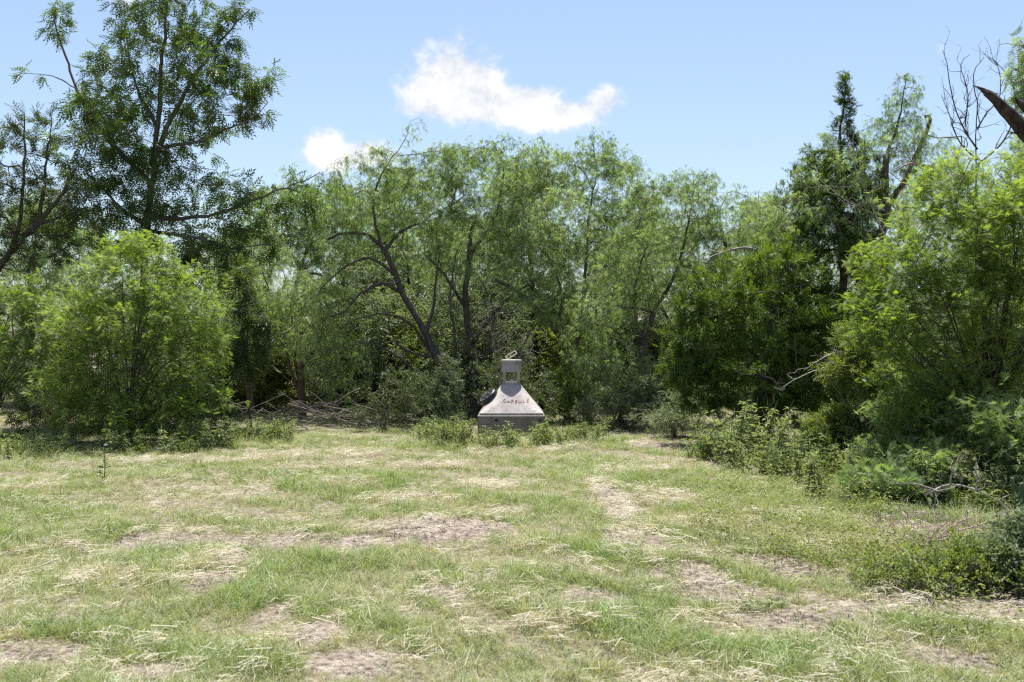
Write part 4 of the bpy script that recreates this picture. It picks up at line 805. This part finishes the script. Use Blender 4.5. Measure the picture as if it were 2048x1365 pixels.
dead('dead_branch', 'bleached forked branch reaching left out of the right thicket into the dark gap', 'branch', [([P(1760, 735, Y), P(1700, 722, Y), P(1640, 740, Y), P(1590, 760, Y), P(1562, 778, Y)], .016, .004), ([P(1735, 722, Y), P(1680, 705, Y), P(1640, 722, Y), P(1606, 743, Y)], .012, .003), ([P(1740, 720, Y), P(1700, 710, Y), P(1668, 700, Y)], .010, .003)], M['paleback'], 703, 4, .3, .002)
Y = 9.6
dead('dead_branch', 'lichen grey fallen branch with upturned twigs under the right thicket', 'branch', [([P(1850, 990, Y), P(1900, 970, Y), P(1960, 985, Y), P(2010, 1010, Y)], .014, .005), ([P(1900, 970, Y), P(1905, 945, Y), P(1900, 925, Y)], .009, .004), ([P(1950, 982, Y), P(1955, 955, Y), P(1948, 935, Y)], .008, .003), ([P(1870, 1020, Y), P(1868, 1000, Y), P(1880, 985, Y)], .010, .004), ([P(1880, 985, Y), P(1830, 970, Y), P(1780, 968, Y)], .008, .003)], M['graybark'], 704, 3, .2, .0025)
Y = 16.6
dead('dead_snag', 'grey dead limb with spiky twigs above the dark juniper', 'branch', [([P(1620, 590, Y), P(1560, 530, Y), P(1500, 500, Y), P(1450, 505, Y), P(1410, 520, Y)], .05, .008), ([P(1560, 530, Y), P(1530, 550, Y), P(1500, 535, Y)], .04, .01)], M['graybark'], 705, 8, .35, .004)
Y = 16.2
dead('dead_branch', 'thin silvery branch with many forks crossing the juniper top', 'branch', [([P(1790, 510, Y), P(1750, 430, Y), P(1730, 380, Y), P(1710, 340, Y), P(1705, 250, Y)], .018, .004), ([P(1770, 470, Y), P(1800, 400, Y), P(1820, 380, Y)], .014, .004), ([P(1750, 430, Y), P(1690, 400, Y), P(1640, 360, Y)], .012, .003), ([P(1860, 335, Y), P(1820, 328, Y), P(1790, 345, Y)], .03, .012)], M['paleback'], 706, 7, .4, .003)

# brush pile: loose sticks heaped under the trees on the left
pile = empty('brush_pile', P(640, 855, 20) * (1, 1, 0), 'grey brush pile of dead sticks under the left mesquites', 'brush pile')
pb = np.array(pile.location); rgp = np.random.default_rng(88)
for i in range(95):
    cx = rgp.uniform(500, 840); Yp = rgp.uniform(18.6, 21); b = np.array(((cx - 1024) / FPX * Yp, Yp, rgp.uniform(.02, .42) * (.5 + .5 * math.sin((cx - 480) / 370 * math.pi)))); a = rgp.normal(0, .5) + (math.pi if rgp.uniform() < .5 else 0)
    L_ = rgp.uniform(.4, 1.5); d = np.array((math.cos(a), math.sin(a) * .6, rgp.normal(.12, .38))); p0, p1 = b - d * L_ / 2, b + d * L_ / 2
    for q in (p0, p1): q[2] = max(q[2], .015)
    mid = (p0 + p1) / 2 + rgp.normal(0, .06, 3); r0 = rgp.uniform(.003, .011); V, F = tube(smooth_path([p0, mid, p1], .25, .02, rgp) - pb, [r0] * len(smooth_path([p0, mid, p1], .25)), 5, .05, i); 
    nn_ = len(V); o = mesh('stick', V, F, M['graybark'] if rgp.uniform() < .15 else M['twig'] if rgp.uniform() < .6 else M['bark'], smooth=True, parent=pile)

# ------------------------------------------------------------------ herbs: leafy weeds along the brush, by the capsule, on the right
def weed_proto(seed, h, nst, mat, label, sc=1.0):
    rng = np.random.default_rng(seed); t = empty('leafy_weed', (0, -500, -50), label, 'weed'); St, pos, ax = [], [], []
    for k in range(nst):
        a = rng.uniform(0, 6.283); ln = rng.uniform(.05, .45); d = np.array((math.cos(a) * ln, math.sin(a) * ln, 1)); hh = h * rng.uniform(.55, 1.05); b0 = rng.normal(0, .05, 3) * (1, 1, 0)
        pts = smooth_path([b0, b0 + d * hh * .5, b0 + d * hh + np.array((math.cos(a), math.sin(a), 0)) * .06], .1, .008, rng); St.append(tube(pts, np.linspace(.005, .002, len(pts)), 4, 0, k, False))
        m_ = int(hh / .045)
        for i in range(m_):
            s = .15 + .85 * i / m_; q = pts[int(s * (len(pts) - 1))] + rng.normal(0, .008, 3)
            for sg in (0, math.pi): an = i * 1.9 + sg + rng.normal(0, .3); pos.append(q); ax.append((math.cos(an), math.sin(an), rng.normal(-.15, .35)))
    V, F = join_tubes(St); mesh('stem', V, F, M['greenstem'], smooth=True, parent=t)
    pos, ax = np.array(pos), np.array(ax); n = len(pos); V, F, r = scatter(T['weed'], pos, ax, np.array((0, 0, 1.)) + rng.normal(0, .3, (n, 3)), sc * rng.uniform(.5, 1.05, n), rng); mesh('foliage', V, F, mat, {'rnd': r}, parent=t); return t
WHERE = {'weeds around the capsule': ['leafy weed to the left of the concrete capsule, a step nearer than it', 'leafy weed before the left corner of the concrete capsule', 'leafy weed before the middle of the concrete capsule', 'leafy weed before the right corner of the concrete capsule', 'leafy weed beyond the right corner of the concrete capsule', 'leafy weed at the feet of the mesquite left of the capsule'],
         'weeds before the juniper': ['drooping leafy weed at the outer left tip of the band before the dark juniper', 'drooping leafy weed in the middle of the band before the dark juniper', 'drooping leafy weed right of the middle of the band before the juniper', 'drooping leafy weed where the juniper band meets the right thicket'],
         'weeds under the left bushes': ['leafy weed under the bush cut off by the left edge', 'leafy weed between the two left feathery bushes', 'leafy weed under the foot of the big left feathery bush', 'leafy weed right of the foot of the big left feathery bush', 'leafy weed in front of the left end of the brush pile'],
         'weeds in the right thicket': ['leafy weed before the low shrub at the mouth of the right thicket', 'leafy weed beside the grey fallen branch under the right thicket', 'leafy weed on the mown edge of the right thicket', 'leafy weed behind the dry brown bush on the right', 'leafy weed at the left end of the right thicket'],
         'weeds at the right edge': ['low leafy weed left of the foreground shrub near the right edge', 'low leafy weed beside the foreground shrub at the right edge']}
wp = [weed_proto(900 + i, h, ns, M[mt], 'x', sc) for i, (h, ns, mt, sc) in enumerate(((.55, 7, 'weedleaf', .8), (.75, 9, 'weedleaf', .9), (.4, 8, 'weedleaf', .7), (.6, 8, 'grayleaf', .85), (.5, 9, 'shrubleaf', .75)))]
rgw = np.random.default_rng(99); used = set()
def weeds(label, group, areas, n, kinds, s0=.7, s1=1.15):
    label0 = label
    for i in range(n):
        ka = int(rgw.integers(len(areas))); a = areas[ka]; label = WHERE[group][ka]; r = math.sqrt(rgw.uniform()); th_ = rgw.uniform(0, 6.283); x_, y_ = a[0] + a[2] * r * math.cos(th_), a[1] + a[3] * r * math.sin(th_); k_ = kinds[rgw.integers(len(kinds))]; loc = (x_, y_, float(gz(np.array(x_), np.array(y_))))
        sc = rgw.uniform(s0, s1); rz = rgw.uniform(0, 6.283)
        if k_ not in used:
            used.add(k_); t = wp[k_]; t.location = loc; t.rotation_euler = (0, 0, rz); t.scale = (sc,) * 3; t['label'] = label; t['group'] = group
        else: dup(wp[k_], loc, rz, sc, label, group)
weeds('leafy weed in the patch hugging the base of the concrete capsule', 'weeds around the capsule', [patch(900, 890, 50, 6), patch(960, 893, 60, 6), patch(1040, 893, 60, 5), patch(1120, 890, 60, 6), patch(1170, 884, 40, 4), patch(870, 882, 40, 4)], 70, (0, 2, 4), .55, 1.0)
weeds('drooping leafy weed in the band of weeds before the dark juniper', 'weeds before the juniper', [patch(1425, 922, 50, 14), patch(1510, 938, 90, 24), (patch(1570, 940, 70, 22)), patch(1640, 955, 90, 30)], 82, (1, 3, 0, 2, 4), .35, 1.25)
weeds('leafy weed at the feet of the left feathery bushes', 'weeds under the left bushes', [patch(60, 906, 80, 9), patch(180, 910, 80, 8), patch(300, 908, 90, 8), patch(420, 898, 70, 7), patch(520, 886, 70, 5)], 80, (0, 2, 4, 3), .35, 1.1)
weeds('leafy weed among the shrubs of the right thicket', 'weeds in the right thicket', [patch(1720, 960, 110, 20), patch(1850, 990, 100, 20), patch(1700, 1000, 90, 16), patch(1960, 1010, 80, 20), patch(1640, 960, 70, 18)], 80, (0, 2, 4, 1), .45, .95)
weeds('low leafy weed on the bare ground at the right edge', 'weeds at the right edge', [patch(1840, 1150, 120, 20), patch(1950, 1180, 90, 20)], 16, (2, 3, 4), .4, .6)

# lone thistle-like stalk in the grass on the left
def stalk(label, px, py, h, seed, flower=True):
    rng = np.random.default_rng(seed); Yq = ground_y(py); x_ = (px - 1024) / FPX * Yq; t = empty('thistle', (x_, Yq, float(gz(np.array(x_), np.array(Yq)))), label, 'weed'); pts = smooth_path([(0, 0, 0), (.01, 0, h * .5), (-.01, 0, h)], .05, .004, rng); V, F = tube(pts, np.linspace(.008, .004, len(pts)), 6); mesh('stem', V, F, M['greenstem'], smooth=True, parent=t)
    n = 26; z = rng.uniform(.02, h, n) ** 1; an = rng.uniform(0, 6.283, n); pos = np.stack([np.zeros(n), np.zeros(n), z], 1); V, F, r = scatter(T['weed'], pos, np.stack([np.cos(an), np.sin(an), rng.uniform(-.2, .6, n)], 1), np.array((0, 0, 1.)) + rng.normal(0, .2, (n, 3)), rng.uniform(.5, 1.1, n), rng); mesh('foliage', V, F, M['darkleaf'], {'rnd': r}, parent=t)
    if flower:
        n = 24; d = rng.normal(size=(n, 3)); d[:, 2] = np.abs(d[:, 2]) + .5; V, F, r = scatter((tri(.035, .008)), np.repeat(pts[-1:] + (0.03, 0, .02), n, 0), d, rng.normal(size=(n, 3)), np.ones(n), rng); mesh('flower', V, F, M['lilac'], {'rnd': r}, parent=t)
M['lilac'] = leaf_mat('lilac_petal', [(0, (.35, .32, .55)), (1, (.55, .50, .75))], .4, (1, 1, 1))
stalk('single dark stalked thistle with a pale lilac flower in the mown grass on the left', 208, 968, .42, 1001)
# slim jointed cactus at the right edge
def cactus():
    rng = np.random.default_rng(12); Yq = 7.6; b = P(2042, 1110, Yq) * (1, 1, 0); t = empty('pencil_cactus', b, 'dark green slim jointed cactus at the right edge', 'cactus')
    for k, (pts, r) in enumerate((([(0, 0, 0), (.0, 0, .30), (.01, 0, .62)], .016), ([(.0, 0, .35), (-.05, 0, .45), (-.07, 0, .66)], .013), ([(0, 0, .25), (.06, 0, .36), (.07, 0, .58)], .013), ([(0, 0, .15), (-.09, .02, .24), (-.10, .02, .40)], .012))):
        q = smooth_path(pts, .04, .003, rng); V, F = tube(q, [r * (1 + .15 * math.sin(i * 1.7)) for i in range(len(q))], 8, .05, k); mesh('joint', V, F, M['cactus'], smooth=True, parent=t)
M['cactus'] = plain_mat('cactus_skin', (.045, .075, .03), .5, .4); cactus()
# feathery branch tip hanging in at the upper right corner
Y = 10.5
plant('mesquite_tree', 'dark feathery branches hanging into the upper right corner', 'tree', P(2330, 1000, Y) * (1, 1, 0), [([P(2330, 1010, Y), P(2300, 500, Y), P(2240, 200, Y), P(2160, 60, Y)], .10, .02)],
      [B(2080, 60, 55, 60, Y, .4), B(2075, 150, 45, 60, Y, .4), B(2200, 100, 120, 140, Y, .8)], 40, 300, ('mesquite', 'mesquite'), M['graybark'], M['twig'], 10, 801, leafkw=dict(MQ))
# power lines far behind the trees
for k, (ya, yb, Yl) in enumerate(((372, 384, 120.), (398, 402, 120.), (428, 436, 120.))):
    pts = [P(-1500 + i * 400, ya + (yb - ya) * (i / 9) + 1.5 * abs(i - 4.5), Yl) for i in range(10)]; V, F = tube(np.array(pts), [.018] * 10, 5); b = np.array(pts[0]); o = mesh('power_line', V - b, F, M['rubber'], loc=b)
    tag(o, ('topmost', 'middle', 'lowest')[k] + ' of three thin power lines crossing the sky gap right of the tall tree', 'power line', 'power lines far behind the trees')
